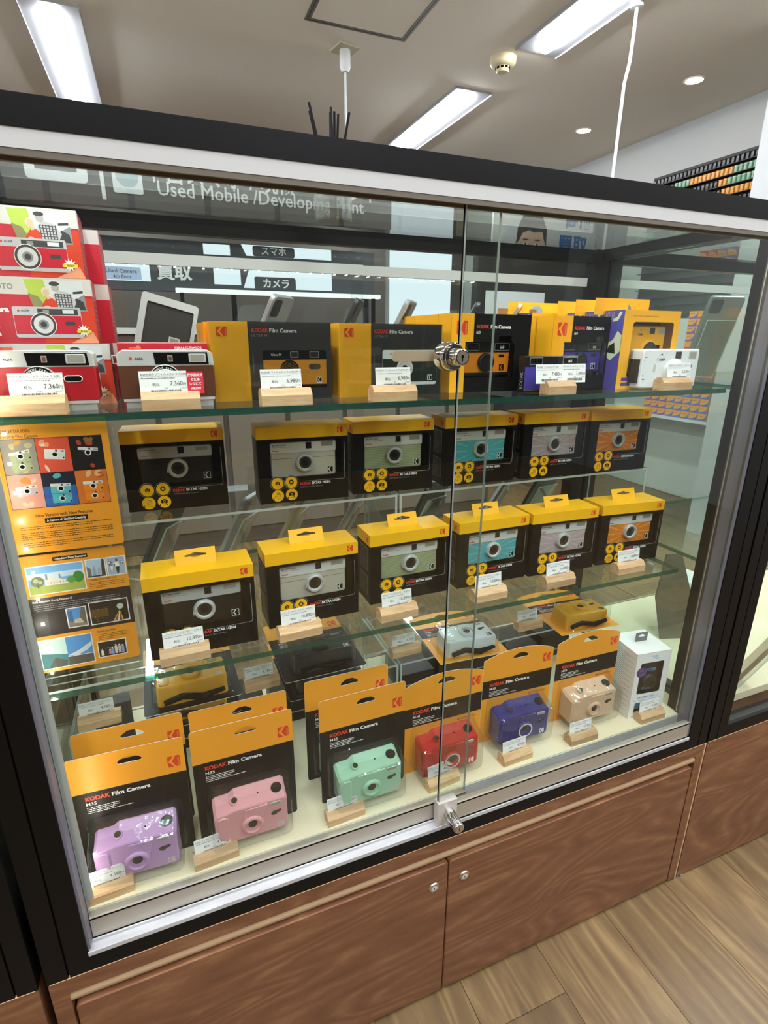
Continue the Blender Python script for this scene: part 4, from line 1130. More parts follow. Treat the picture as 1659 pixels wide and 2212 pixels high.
agfacam(0.0575, 0.0900, 'loose red and silver film camera at the left end of the top shelf', mat('red_leatherette', 'B51622', 0.4), False)
agfacam(0.1835, 0.0900, 'loose brown and silver film camera on the top shelf', mat('brown_leatherette', '5A2F1A', 0.45), True)

# amber and black cartons
def f9(x, y, label, scheme, front=True):
    W, H, D, Y = 0.155, 0.0975, 0.042, 0.046
    t = thing('camera_carton', label, 'camera box', (x, y, TZ), 0.0, 'amber and black camera cartons on the top shelf')
    b = MB(); b.box(0, W, 0, D, 0, H, BLK, (BLK, BLK, None, AMB, AMB, BLK))
    b.rect(0, Y, 0, H, 0, AMB); b.rect(Y, W, 0, H, 0, DGREY if front else BLK)
    b.box(0, Y, 0.0, D, H, H + 0.0002, AMB)
    e = -0.0002
    b.klogo(0.0075, H - 0.0175, e, 0.0130, 0.0115, RED, AMB, True)
    if front:
        b.fit('KODAK', 0.0510, 0.0720, H - 0.0125, e, 0.0072, RED, 0.03); b.fit('Film Camera', 0.0735, 0.1090, H - 0.0125, e, 0.0068, WHT, 0.02); b.fit('ULTRA F9', 0.0510, 0.0705, H - 0.0180, e, 0.0045, LGREY, 0.0)
        x0, x1, z0, z1 = 0.0630, 0.1480, 0.0145, 0.0630
        top, low, lens = scheme
        b.flat(rr(x0, x1, z0, z1, 0.003, 3), e * 1.5, top)
        b.rect(x0 + 0.0002, x1 - 0.0002, z0 + 0.0045, z1 - 0.0120, e * 2, low)
        b.text('Ultra F9', x0 + 0.0110, z1 - 0.0070, e * 2.2, 0.0042, WHT if top is BLK else INK, 0.0)
        for (a, c) in ((x0 + 0.036, x0 + 0.047), (x0 + 0.062, x0 + 0.075)):
            b.flat(rr(a, c, z1 - 0.0095, z1 - 0.0015, 0.001, 2), e * 2.2, LGREY); b.flat(rr(a + 0.001, c - 0.001, z1 - 0.0088, z1 - 0.0022, 0.0008, 2), e * 2.6, LENSB)
        cx, cz = x0 + 0.0345, z0 + 0.0235
        if lens == 'w':
            b.disc(cx, cz, 0.0128, e * 2.6, WHT, 30); b.disc(cx, cz, 0.0105, e * 3, mat('cream_lens_print', 'DCD8CC', 0.5), 28); b.disc(cx, cz, 0.0042, e * 3.4, BLK, 20)
        else:
            b.disc(cx, cz, 0.0128, e * 2.6, BLK, 30)
            for rad in (0.0045, 0.0065, 0.0085, 0.0105):
                b.ring(cx, cz, rad - 0.0004, rad, e * 3, mat('ochre_line', 'A4772A', 0.5), 26)
        b.flat(rr(x0 + 0.0605, x0 + 0.0765, z0 + 0.0240, z0 + 0.0310, 0.003, 4), e * 2.6, DKP); b.flat(rr(x0 + 0.0680, x0 + 0.0765, z0 + 0.0240, z0 + 0.0310, 0.003, 4), e * 2.9, mat('finder_brown', '54483A', 0.4))
        b.rect(x0 + 0.0705, x0 + 0.0780, z0 + 0.0062, z0 + 0.0140, e * 2.6, WHT); b.klogo(x0 + 0.0718, z0 + 0.0073, e * 3, 0.0058, 0.0056, BLK, WHT)
        b.rect(0.050, 0.0515, 0.034, 0.058, e, mat('side_type', '5E5B58', 0.5))
    b.build('carton', t)
    if front:
        b = MB(); b.slab([(-0.0005, 0.0003), (W + 0.0005, 0.0003), (W + 0.0005, H + 0.0008), (-0.0005, H + 0.0008)], -0.0032, -0.0028, SHEET); b.build('shrink_wrap', t)
    return t
F9G = mat('dark_green_print', '2B332C', 0.4)
f9(0.2895, 0.130, 'amber and black carton with an amber camera print, left of two alike', (BLK, mat('amber_print', 'D98C1E', 0.4), 'b'))
for k in range(3):
    f9(0.2860 - 0.0005 * k, 0.1735 + 0.0435 * k, ('second', 'third', 'last')[k] + ' carton in the file behind the amber camera print carton', None, False)
f9(0.4555, 0.128, 'amber and black carton with a white and green camera print, behind the door lock', (WHT, F9G, 'w'))
f9(0.4530, 0.1715, 'carton standing right behind the white and green camera print carton', None, False)
def i60(x, y, label, col, front=True):
    W, H, D, Y = 0.140, 0.1140, 0.042, 0.038
    t = thing('camera_carton', label, 'camera box', (x, y, TZ), 0.0, 'amber and black camera cartons on the top shelf')
    b = MB()
    e = -0.0002
    if front:
        hole = [(0.0245, 0.022), (0.112, 0.022), (0.112, 0.0700), (0.106, 0.0760), (0.106, 0.0830), (0.083, 0.0830), (0.083, 0.0740), (0.0245, 0.0740)]
        b.plate([(0, 0), (W, 0), (W, H), (0, H)], [hole], 0, 0.0005, BLK)
        b.flat([(0, 0), (0.0245, 0), (0.0245, 0.0740), (Y, 0.0740), (Y, H), (0, H)], e * 0.5, AMB)
        b.box(0, W, 0, D, 0, H, BLK, (BLK, BLK, None, AMB, AMB, BLK))
        b.quad((0.01, 0.03, 0.01), (0.125, 0.03, 0.01), (0.125, 0.03, 0.09), (0.01, 0.03, 0.09), GAP)
        b.fit('KODAK', 0.043, 0.064, H - 0.0205, e, 0.0072, RED, 0.03); b.fit('Film Camera', 0.067, 0.103, H - 0.0205, e, 0.0075, WHT, 0.03); b.fit('i60', 0.0425, 0.0495, H - 0.0285, e, 0.0062, WHT, 0.0)
    else:
        b.box(0, W, 0, D, 0, H, BLK, (BLK, BLK, BLK, AMB, AMB, BLK)); b.rect(0, Y, 0, H, e * 0.5, AMB)
    b.box(0, Y, 0.0005, D, H, H + 0.0002, AMB)
    b.klogo(0.0090, H - 0.0300, e, 0.0180, 0.0200, RED, AMB, True)
    b.build('carton', t)
    if front:
        i60body(t, col, 0.026, 0.010, 0.024, True)
        b = MB(); b.flat([(0.0245, 0.022), (0.112, 0.022), (0.112, 0.0700), (0.106, 0.0760), (0.106, 0.0830), (0.083, 0.0830), (0.083, 0.0740), (0.0245, 0.0740)], 0.0008, SHEET); b.build('window_film', t)
def i60body(t, col, x0, y, z0, part):
    W, H = (0.084, 0.046) if part else (0.094, 0.050)
    c = MB()
    c.slab(rr(x0, x0 + W, z0 + 0.004, z0 + H - 0.010, 0.001, 2), y, y + 0.018, col, 0.0008)
    c.slab(rr(x0 - 0.001, x0 + W + 0.001, z0 + H - 0.0115, z0 + H + 0.004, 0.0015, 3), y - 0.001, y + 0.018, BKP, 0.0008)
    c.slab(rr(x0 - 0.001, x0 + W + 0.001, z0, z0 + 0.0045, 0.001, 2), y - 0.001, y + 0.018, BKP, 0.0006)
    f = y - 0.0013
    for (a, q) in ((x0 + 0.006, x0 + 0.0285), (x0 + W - 0.028, x0 + W - 0.001)):
        zz = z0 + H - 0.0085
        c.rect(a, q, zz, zz + 0.0105, f, mat('frame_grey', 'B8B8B4', 0.4)); c.rect(a + 0.0006, q - 0.0006, zz + 0.0006, zz + 0.0099, f - 0.0002, BLKG)
    c.text('i60', x0 + W - 0.0145, z0 + H - 0.0058, f - 0.0004, 0.0060, WHT, 0.02, 'C')
    for k in range(7):
        c.rect(x0 + 0.0075 + 0.003 * k, x0 + 0.0077 + 0.003 * k, z0 + H - 0.0077, z0 + H + 0.0012, f - 0.0003, mat('grid_line', '4A4A50', 0.4))
    c.rect(x0 + W - 0.019, x0 + W - 0.009, z0 + H - 0.0185, z0 + H - 0.0145, y - 0.0003, BLK)
    c.rect(x0 + W - 0.0175, x0 + W - 0.0085, z0 + 0.0070, z0 + 0.0165, y - 0.0003, WHT if col is not PO else BLK); c.klogo(x0 + W - 0.0165, z0 + 0.0080, y - 0.0006, 0.0070, 0.0075, BLK, WHT if col is not PO else PO)
    c = c.build('camera' if part else 'body', t)
    b = MB(); b.cyl(x0 + W * 0.49, z0 + H * 0.43, [(0.0115, y - 0.0055), (0.0135, y - 0.0045), (0.0140, y)], BKP, 30, False); b.disc(x0 + W * 0.49, z0 + H * 0.43, 0.0116, y - 0.0050, LENS, 28); b.build('lens_ring', c)
    return c
VIO = mat('violet_panel', '4A3F9E', 0.35)
i60(0.630, 0.135, 'amber and black window carton with an orange camera, right of the door lock', PO)
for k in range(3):
    i60(0.630, 0.178 + 0.043 * k, ('second', 'third', 'last')[k] + ' carton in the file behind the orange camera carton', None, False)
i60(0.8125, 0.135, 'amber and black window carton with a violet camera', VIO)
i60(0.8105, 0.178, 'carton standing right behind the violet camera carton', None, False)
t = thing('film_camera', 'loose black and violet film camera behind the double price card', 'camera', (0.7405, 0.098, TZ), -0.03, 'loose film cameras on the top shelf')
i60body(t, VIO, 0.0, 0.002, 0.0, False)
b = MB(); b.T = Matrix.Translation((0, 0, 0)); b.text('KODAK', -0.001, 0.006, 0.006, 0.007, LGREY, 0.02, 'L', 1.0, PI / 2); b.box(-0.0004, 0.0, 0.003, 0.019, 0.004, 0.040, BKP); b.build('side_cover', t)

# yellow window cartons and the white camera
YAM = mat('yellow_carton', 'F0B023', 0.4); PALE = mat('pale_green_print', 'C9D0AC', 0.5)
def yama(x, y, label, front=True, tabx=-0.046):
    W, H, D = 0.120, 0.124, 0.045
    t = thing('camera_carton', label, 'camera box', (x, y, TZ), -0.02, 'yellow window cartons on the top shelf')
    b = MB()
    if front:
        hole = rr(0.020, 0.108, 0.018, 0.106, 0.005, 3)
        b.plate([(0, 0), (W, 0), (W, H), (0, H)], [hole], 0, 0.0005, YAM)
        b.box(0, W, 0, D, 0, H, YAM, (YAM, YAM, None, YAM, PURP, YAM))
        b.quad((0.012, 0.034, 0.012), (0.112, 0.034, 0.012), (0.112, 0.034, 0.112), (0.012, 0.034, 0.112), GAP)
        e = -0.0002
        b.micro(0.018, 0.070, H - 0.0095, e, 0.0014, mat('ochre_type', 'B57F16', 0.5), 2)
        for z in (0.0045, 0.0125):
            b.rect(0.010, 0.034, z, z + 0.0055, e, PURP)
    else:
        b.box(0, W, 0, D, 0, H, YAM, (YAM, YAM, YAM, YAM, PURP, YAM))
    b.T = Matrix.Translation((0, D, 0)) @ Matrix.Rotation(R(-90), 4, 'Z')
    e = -0.0002
    for k in range(6):
        b.rect(0.003 + 0.0035 * k, 0.0045 + 0.0035 * k, H - 0.016, H - 0.002, e, LGREY)
    b.flat([(0.020, H - 0.018), (0.032, H - 0.016), (0.040, H - 0.004), (0.034, H - 0.002), (0.030, H - 0.010), (0.022, H - 0.013)], e, PALE)
    b.flat([(0.010, 0.055), (0.024, 0.045), (0.044, 0.060), (0.044, 0.085), (0.034, 0.092), (0.026, 0.078), (0.012, 0.072)], e, PALE)
    b.flat([(0.016, 0.058), (0.034, 0.056), (0.030, 0.074), (0.018, 0.068)], e * 2, BLK)
    b.T = Matrix.Identity(4)
    b.build('carton', t)
    b = MB(); b.plate([(-0.022, H - 0.006), (0.094, H - 0.006), (0.094, H + 0.020), (-0.022, H + 0.020)], [slot(0.040, H + 0.008, 0.032, 0.012)], D + 0.0004, D + 0.0012, YAM); b.build('hang_tab', t)
    if front:
        memo(t, YELP, 0.023, 0.010, 0.024, True)
        b = MB(); b.flat(rr(0.020, 0.108, 0.018, 0.106, 0.005, 3), 0.0008, SHEET); b.build('window_film', t)
    return t
def memo(t, col, x0, y, z0, part):
    W, H = (0.080, 0.077) if part else (0.120, 0.062)
    c = MB()
    c.slab(rr(x0, x0 + W, z0, z0 + H, 0.004, 4), y, y + 0.030, col, 0.002)
    f = y - 0.0003
    zt = z0 + H
    k = 1.0 if not part else 0.85
    c.rect(x0 + W * 0.555, x0 + W * 0.555 + 0.0130 * k, zt - 0.0155 * k, zt - 0.0040 * k, f, DKP); c.rect(x0 + W * 0.565, x0 + W * 0.555 + 0.0115 * k, zt - 0.0145 * k, zt - 0.0050 * k, f - 0.0002, LENSB)
    c.rect(x0 + W * 0.80, x0 + W * 0.80 + 0.0165 * k, zt - 0.0160 * k, zt - 0.0040 * k, f, SILV); c.rect(x0 + W * 0.81, x0 + W * 0.80 + 0.0155 * k, zt - 0.0150 * k, zt - 0.0050 * k, f - 0.0002, FLASHM)
    c.fit('YAMA', x0 + W * 0.235, x0 + W * 0.385, zt - 0.0185 * k, f, 0.0060 * k, INK, 0.02)
    c.flat([(x0 + W * 0.27, zt - 0.0105 * k), (x0 + W * 0.31, zt - 0.0065 * k), (x0 + W * 0.35, zt - 0.0105 * k), (x0 + W * 0.31, zt - 0.0085 * k)], f, INK)
    c.flat(rr(x0 + W * 0.775, x0 + W * 0.88, z0 + H * 0.50, z0 + H * 0.60, 0.002, 4), f, BLKG)
    if not part:
        for zz in (0.049, 0.044, 0.020, 0.014):
            c.rect(x0 + 0.002, x0 + (0.008 if zz in (0.049, 0.014) else 0.0038), z0 + zz, z0 + zz + 0.0012, f, BLK)
        c.slab(rr(x0 + 0.0235, x0 + 0.0275, z0 + 0.026, z0 + 0.038, 0.001, 2), y - 0.001, y + 0.002, SILV, 0.0003)
    c = c.build('camera' if part else 'body', t)
    b = MB(); cx, cz = x0 + W * 0.56, z0 + H * (0.40 if not part else 0.47)
    b.cyl(cx, cz, [(0.0150, y - 0.0050), (0.0220 * k, y - 0.0012), (0.0225 * k, y + 0.001)], col, 36, False); b.cyl(cx, cz, [(0.0150, y - 0.0050), (0.0120, y - 0.0025)], col if not part else BKP, 32, False); b.disc(cx, cz, 0.0130, y - 0.0030, LENS if not part else LENSB, 30); b.ring(cx, cz, 0.0040, 0.0125, y - 0.0034, LENSB, 28); b.disc(cx, cz, 0.0042, y - 0.0037, LENS, 18)
    b.build('lens_ring', c)
yama(0.928, 0.1065, 'yellow window carton showing a yellow camera, front of its file')
yama(0.929, 0.1545, 'second yellow carton with a hang tab, behind the yellow camera carton', False)
yama(0.864, 0.262, 'yellow carton with a wide hang tab, behind the violet camera carton', False)
yama(0.930, 0.2025, 'third yellow carton in the file, mostly hidden', False)
t = thing('film_camera', 'loose white film camera in front of the yellow cartons', 'camera', (0.9560, 0.0830, TZ), -0.04, 'loose film cameras on the top shelf')
memo(t, mat('white_camera_shell', 'E6E8EA', 0.25), 0.0, 0.0, 0.002, False)
b = MB(); b.box(-0.005, 0.0, 0.006, 0.024, 0.010, 0.048, BKP); b.build('side_door', t)
# ================================================================== laminated sheets on a clear stand
t = thing('brochure_stand', 'tall clear acrylic stand with foot behind the two amber sheets', 'display stand', (0.0545, 0.0680, MZ), 0.0)
b = MB(); b.box(-0.002, 0.1165, 0.0005, 0.0030, 0.004, 0.318, ACRYL, (AEDGE, AEDGE, ACRYL, ACRYL, AEDGE, AEDGE)); b.build('back_panel', t)
b = MB(); b.box(-0.001, 0.112, -0.012, 0.070, 0.0, 0.0035, ACRYL, (ACRYL, ACRYL, AEDGE, AEDGE, AEDGE, AEDGE)); b.box(-0.001, 0.108, -0.0125, -0.010, 0.0035, 0.022, ACRYL, (None, AEDGE, ACRYL, ACRYL, AEDGE, AEDGE)); b.build('foot', t)
SHT = mat('amber_sheet', 'F0A02A', 0.35); HEAD = mat('sheet_brown_type', '6B4A1C', 0.5)
def photo(b, x, z, w, h, e, kind, frame=True):
    if frame:
        b.rect(x - 0.0012, x + w + 0.0012, z - 0.0012, z + h + 0.0012, e, WHT)
    P = lambda u, v: (x + u * w, z + v * h)
    Q = lambda *uv: [P(*p) for p in uv]
    def base_(c): b.rect(x, x + w, z, z + h, e * 1.3, c)
    c_ = lambda n, v: mat('photo_' + n, v, 0.5)
    if kind == 'house':
        base_(c_('blue_sky', '7FB7E8')); b.rect(*P(0, 0)[:1], P(1, 0)[0], z + h * 0.55, z + h * 0.75, e * 1.4, c_('pale_sky', 'CFE4F2')); b.rect(x, x + w, z, z + h * 0.30, e * 1.5, c_('lawn', 'A9B558'))
        b.flat(Q((0.28, 0.28), (0.76, 0.28), (0.74, 0.42), (0.60, 0.46), (0.52, 0.56), (0.46, 0.58), (0.36, 0.64), (0.33, 0.56), (0.29, 0.5)), e * 1.7, c_('house', 'E5E0D6')); b.rect(x + w * 0.31, x + w * 0.345, z + h * 0.5, z + h * 0.72, e * 1.8, c_('tower', '8B8F97')); b.rect(x + w * 0.55, x + w * 0.58, z + h * 0.5, z + h * 0.66, e * 1.8, MATS['photo_tower'])
        for k in range(7):
            b.rect(x + w * (0.33 + 0.055 * k), x + w * (0.345 + 0.055 * k), z + h * 0.34, z + h * 0.40, e * 1.9, MIDP)
        b.flat(ell(*P(0.16, 0.46), w * 0.12, h * 0.20, 11), e * 2, c_('tree_olive', '6F7A4A')); b.flat(ell(*P(0.13, 0.50), w * 0.05, h * 0.08, 9), e * 2.2, c_('blossom', 'B9B79A')); b.flat(ell(*P(0.21, 0.43), w * 0.04, h * 0.06, 9), e * 2.2, c_('blossom', 'B9B79A')); b.flat(ell(*P(0.90, 0.48), w * 0.10, h * 0.22, 11), e * 2, c_('tree_green', '3E8A2E')); b.flat(ell(*P(0.76, 0.40), w * 0.08, h * 0.13, 10), e * 2.1, c_('tree_green2', '5FA040')); b.rect(x + w * 0.15, x + w * 0.17, z + h * 0.22, z + h * 0.36, e * 2.2, DKP)
    elif kind == 'city':
        base_(c_('haze', 'B5CFE2')); b.flat(Q((0, 0), (0.22, 0), (0.22, 0.50), (0, 0.66)), e * 1.6, c_('building_grey', '6B747C')); b.flat(Q((0.28, 0), (0.48, 0), (0.48, 0.45), (0.40, 0.72), (0.30, 0.45)), e * 1.6, c_('building_pale', '9CACB8')); b.flat(Q((0.55, 0), (0.75, 0), (0.74, 0.5), (0.66, 0.56), (0.57, 0.45)), e * 1.6, c_('building_mist', 'ACB8BE')); b.flat(Q((0.78, 0), (1, 0), (1, 1), (0.86, 1), (0.80, 0.4)), e * 1.8, c_('building_dark', '4A3F40')); b.rect(x, x + w, z, z + h * 0.08, e * 2, DKP)
    elif kind == 'crowd':
        base_(c_('ice', 'A8B8C8'))
        for (u, v, s, m) in ((0.55, 0.05, 1.0, DKP), (0.22, 0.25, 0.62, WHT), (0.40, 0.50, 0.3, DKP), (0.75, 0.52, 0.3, MIDP), (0.12, 0.55, 0.3, DKP), (0.88, 0.55, 0.25, DKP)):
            b.flat(Q((u - 0.05 * s, v), (u + 0.05 * s, v), (u + 0.13 * s, v + 0.42 * s), (u - 0.11 * s, v + 0.42 * s)), e * 2, m); b.flat(Q((u - 0.12 * s, v + 0.40 * s), (u + 0.13 * s, v + 0.40 * s), (u + 0.10 * s, v + 0.68 * s), (u - 0.10 * s, v + 0.68 * s)), e * 2.2, WHT if m is DKP else MIDP); b.flat(ell(*P(u, v + 0.78 * s), w * 0.07 * s, h * 0.085 * s, 12), e * 2.4, c_('head', '5A4A44'))
    elif kind == 'night':
        base_(c_('night', '15120F')); b.rect(x, x + w * 0.47, z + h * 0.30, z + h * 0.68, e * 1.5, c_('amber_glow', '5E4416'))
        rg = random.Random(3)
        for k in range(60):
            u, v = rg.uniform(0.02, 0.47), rg.uniform(0.06, 0.68); s = rg.uniform(0.004, 0.012)
            b.rect(x + w * u, x + w * (u + s), z + h * v, z + h * (v + s * 1.6), e * 1.8, FLY if rg.random() < .5 else c_('dim_lamp', '8C7A3A'))
        for k, (u, m) in enumerate(((0.62, c_('trail_yellow', 'CFC24A')), (0.68, c_('trail_red', 'B34A2A')), (0.74, WHT), (0.80, c_('trail_red', 'B34A2A')), (0.86, c_('trail_yellow', 'CFC24A')))):
            b.flat(Q((u - 0.05, 0.02), (u - 0.01, 0.02), (0.775, 0.50), (0.77, 0.50)), e * 1.8, m)
        b.flat(ell(*P(0.80, 0.68), w * 0.09, h * 0.14, 16), e * 1.9, c_('bulb', 'C9CFC6'))
    elif kind == 'sea':
        base_(c_('sea', '3E8088')); b.flat(Q((0, 0.55), (0.5, 0.42), (0.5, 1), (0, 1)), e * 1.4, c_('foam', 'BFD8D6')); b.flat(Q((0.10, 0.0), (0.45, 0.0), (0.48, 0.2), (0.25, 0.35)), e * 1.5, c_('rock', '4B5246')); b.rect(x + w * 0.5, x + w, z, z + h, e * 1.6, c_('deep_sky', '4F93CF')); b.flat(Q((0.5, 0.0), (1, 0.0), (1, 0.30), (0.5, 0.30)), e * 1.8, c_('shore', '54504E')); b.flat(Q((0.5, 0.35), (0.75, 0.5), (0.98, 0.72), (1, 0.6), (0.9, 0.45), (0.7, 0.32)), e * 1.9, c_('cloud', 'D4DCE2'))
        b.rect(x + w * 0.5, x + w, z + h * 0.30, z + h * 0.32, e * 2, WHT)
    elif kind == 'canyon':
        base_(c_('deep_sky', '4F93CF')); b.flat(Q((0, 0), (1, 0), (1, 0.35), (0, 0.35)), e * 1.5, c_('street', '8C8478')); b.flat(Q((0.55, 0.2), (1, 0.1), (1, 1), (0.8, 1)), e * 1.7, c_('stone', '6E6358')); b.flat(Q((0, 0.3), (0.28, 0.3), (0.28, 0.9), (0, 0.9)), e * 1.7, c_('blue_tower', '3F6FA5')); b.flat(Q((0.3, 0.2), (0.85, 0.15), (0.7, 0.42), (0.35, 0.4)), e * 1.9, c_('crowd_pale', 'CDBFA8'))
    elif kind == 'lights':
        base_(c_('night', '15120F'))
        for (u, s, m) in ((0.12, 0.6, WHT), (0.40, 0.5, c_('lamp_rose', 'C9848C')), (0.50, 0.75, c_('lamp_blue', '8FA9DA')), (0.63, 1.0, c_('lamp_pale', 'DDE3D0')), (0.76, 0.95, c_('lamp_pink', 'E6BFC4')), (0.88, 0.85, MATS['photo_lamp_blue'])):
            b.rect(x + w * (u - 0.05), x + w * (u + 0.05), z + h * 0.08, z + h * (0.1 + 0.5 * s), e * 1.6, m); b.disc(*P(u, 0.12 + 0.55 * s), w * 0.035, e * 1.8, WHT, 10)
        for k in range(8):
            b.disc(*P(0.08 + 0.06 * k, 0.52 + 0.03 * (k % 3)), w * 0.012, e * 1.8, WHT, 8)
def minicam(b, cx, cz, w, rot, e, top, low):
    h = w * 0.56
    T = lambda p: [(cx + a * math.cos(rot) - q * math.sin(rot), cz + a * math.sin(rot) + q * math.cos(rot)) for a, q in p]
    b.flat(T(rr(-w / 2, w / 2, -h / 2, h / 2, w * 0.04, 2)), e, low); b.flat(T([(-w / 2, h * 0.20), (w / 2, h * 0.20), (w / 2, h / 2), (-w / 2, h / 2)]), e * 1.1, top)
    b.flat(T(circ(0, -h * 0.02, h * 0.30, 18)), e * 1.2, WHT); b.flat(T(circ(0, -h * 0.02, h * 0.21, 16)), e * 1.3, LENS)
    b.flat(T([(w * 0.28, h * 0.26), (w * 0.45, h * 0.26), (w * 0.45, h * 0.42), (w * 0.28, h * 0.42)]), e * 1.2, LGREY); b.flat(T([(w * 0.38, -h * 0.40), (w * 0.46, -h * 0.40), (w * 0.46, -h * 0.24), (w * 0.38, -h * 0.24)]), e * 1.2, BLK)
    b.flat(T([(w * 0.02, h * 0.26), (w * 0.12, h * 0.26), (w * 0.12, h * 0.46), (w * 0.02, h * 0.46)]), e * 1.2, DKP)
W, H = 0.1105, 0.148
t = thing('product_sheet', 'upper laminated amber sheet with six small camera photos', 'leaflet', (0.0555, 0.0635, 0.9545), 0.0, 'laminated sheets on the stand', R(-2))
b = MB(); b.slab(rr(0, W, 0, H, 0.0035, 3), 0.0, 0.0006, SHT); e = -0.00012
b.fit('KODAK EKTAR H35N', 0.0045, 0.0365, H - 0.0135, e, 0.0052, HEAD, 0.015); b.fit('Half Frame Film Camera', 0.0045, 0.0430, H - 0.0190, e, 0.0048, HEAD, 0.01)
gx, gz, cw, ch = 0.0075, 0.0520, 0.0315, 0.0375
b.rect(gx - 0.0006, gx + 3 * cw + 0.0014, gz - 0.0006, gz + 2 * ch + 0.0010, e, mat('sheet_black', '1B1512', 0.4))
cells = (('salmon', 'E7A08E', PP, 0.12), ('blue', '2F63AE', PT, -0.05), ('amber', 'D8762A', PO, 0.0), ('stone', '9B9284', PG, 0.18), ('orange', 'E0563A', SILW, -0.10), ('black', '17120F', PB, -0.12))
for k, (nm, cc, lowc, ro) in enumerate(cells):
    x0 = gx + (k % 3) * (cw + 0.0005); z0 = gz + (k // 3) * (ch + 0.0005)
    b.rect(x0, x0 + cw, z0, z0 + ch, e * 2, mat('cell_' + nm, cc, 0.45))
    rg = random.Random(k)
    acc = {'salmon': ('F2C2A6', 'E78B3C'), 'blue': ('121A2E', '5FB0B0'), 'amber': ('C05F1C', 'F0B27A'), 'stone': ('C8B58A', 'E09A45'), 'orange': ('F0A06A', 'E8D2C4'), 'black': ('B5421E', '8C6A30')}[nm]
    for j in range(5):
        m_ = mat('acc_' + acc[j % 2], acc[j % 2], 0.5)
        u, v = rg.uniform(0.15, 0.85), rg.choice((0.12, 0.82, 0.9)) if j else 0.8
        b.flat(ell(x0 + cw * u, z0 + ch * v, cw * rg.uniform(0.06, 0.15), ch * rg.uniform(0.04, 0.10), 10, rg.uniform(0, 3)), e * (2.4 + j * 0.1), m_)
    if nm == 'blue':
        b.rect(x0, x0 + cw, z0 + ch * 0.6, z0 + ch, e * 2.2, MATS['acc_121A2E'])
    minicam(b, x0 + cw * 0.52, z0 + ch * 0.52, cw * 0.62, ro, e * 3, SILW if nm != 'orange' else WHT, lowc)
    if nm in ('blue', 'amber', 'stone'):
        minicam(b, x0 + cw * 0.52, z0 + ch * 0.22, cw * 0.60, ro, e * 2.9, lowc, lowc)
b.fit('New Version with New Features', 0.0270, 0.0830, 0.0410, e, 0.0052, HEAD, 0.02)
b.rect(0.0350, 0.0775, 0.0335, 0.0392, e, BLK); b.fit('A Camera of  Limitless Creativity', 0.0368, 0.0757, 0.0352, e * 2, 0.0038, WHT, 0.03)
for k in range(11):
    if k not in (2, 7):
        b.micro(0.0105, 0.1010 - (0.02 if k == 1 else 0.03 if k == 6 else 0.045 if k == 10 else 0.0), 0.0300 - 0.0023 * k, e, 0.0010, HEAD, k)
b.build('printed_sheet', t)
b = MB(); b.slab(rr(-0.003, W + 0.003, -0.003, H + 0.003, 0.004, 3), -0.0012, -0.0009, LAMI); b.build('laminate', t)
t = thing('product_sheet', 'lower laminated amber and black sheet with white framed photos', 'leaflet', (0.0540, 0.0625, 0.8025), 0.0, 'laminated sheets on the stand', R(-2))
b = MB(); b.slab(rr(0, W, 0, H, 0.0035, 3), 0.0, 0.0006, SHT)
b.rect(0, W, 0.0475, 0.0960, e, mat('sheet_charcoal', '252126', 0.4))
b.rect(0.0355, 0.0710, 0.1388, 0.1436, e, BLK); b.fit('Unlocking New Features', 0.0370, 0.0695, 0.1400, e * 2, 0.0036, WHT, 0.03)
photo(b, 0.0080, 0.1010, 0.0560, 0.0330, e * 2, 'house'); photo(b, 0.0680, 0.1130, 0.0190, 0.0215, e * 2, 'city'); photo(b, 0.0900, 0.1130, 0.0185, 0.0215, e * 2, 'crowd')
b.fit('Coated, Improved Lens', 0.0680, 0.0980, 0.1085, e, 0.0034, HEAD, 0.02)
b.fit('Bulb Function (Long Exposure)', 0.0080, 0.0480, 0.0905, e * 2, 0.0036, WHT, 0.02)
for k in range(4):
    b.micro(0.0080, 0.098, 0.0870 - 0.0024 * k, e * 2, 0.0009, mat('pale_grey_type', 'A5A3A5', 0.5), k) if k < 3 else b.micro(0.0100, 0.055, 0.0870 - 0.0024 * k, e * 2, 0.0009, MATS['pale_grey_type'], k)
    b.micro(0.0680, 0.1060 - (0.02 if k == 3 else 0), 0.1055 - 0.0022 * k, e, 0.0009, HEAD, k)
    b.micro(0.0680, 0.1020 - (0.015 if k == 3 else 0), 0.0375 - 0.0022 * k, e, 0.0009, HEAD, k)
photo(b, 0.0400, 0.0540, 0.0190, 0.0235, e * 2, 'canyon'); photo(b, 0.0640, 0.0530, 0.0405, 0.0275, e * 2, 'night')
b.fit('Built-in Star Filter', 0.0680, 0.0880, 0.0410, e, 0.0036, HEAD, 0.02)
photo(b, 0.0060, 0.0050, 0.0540, 0.0370, e * 2, 'sea'); photo(b, 0.0660, 0.0080, 0.0300, 0.0195, e * 2, 'lights')
b.build('printed_sheet', t)
b = MB(); b.slab(rr(-0.003, W + 0.003, -0.003, H + 0.003, 0.004, 3), -0.0012, -0.0009, LAMI); b.build('laminate', t)

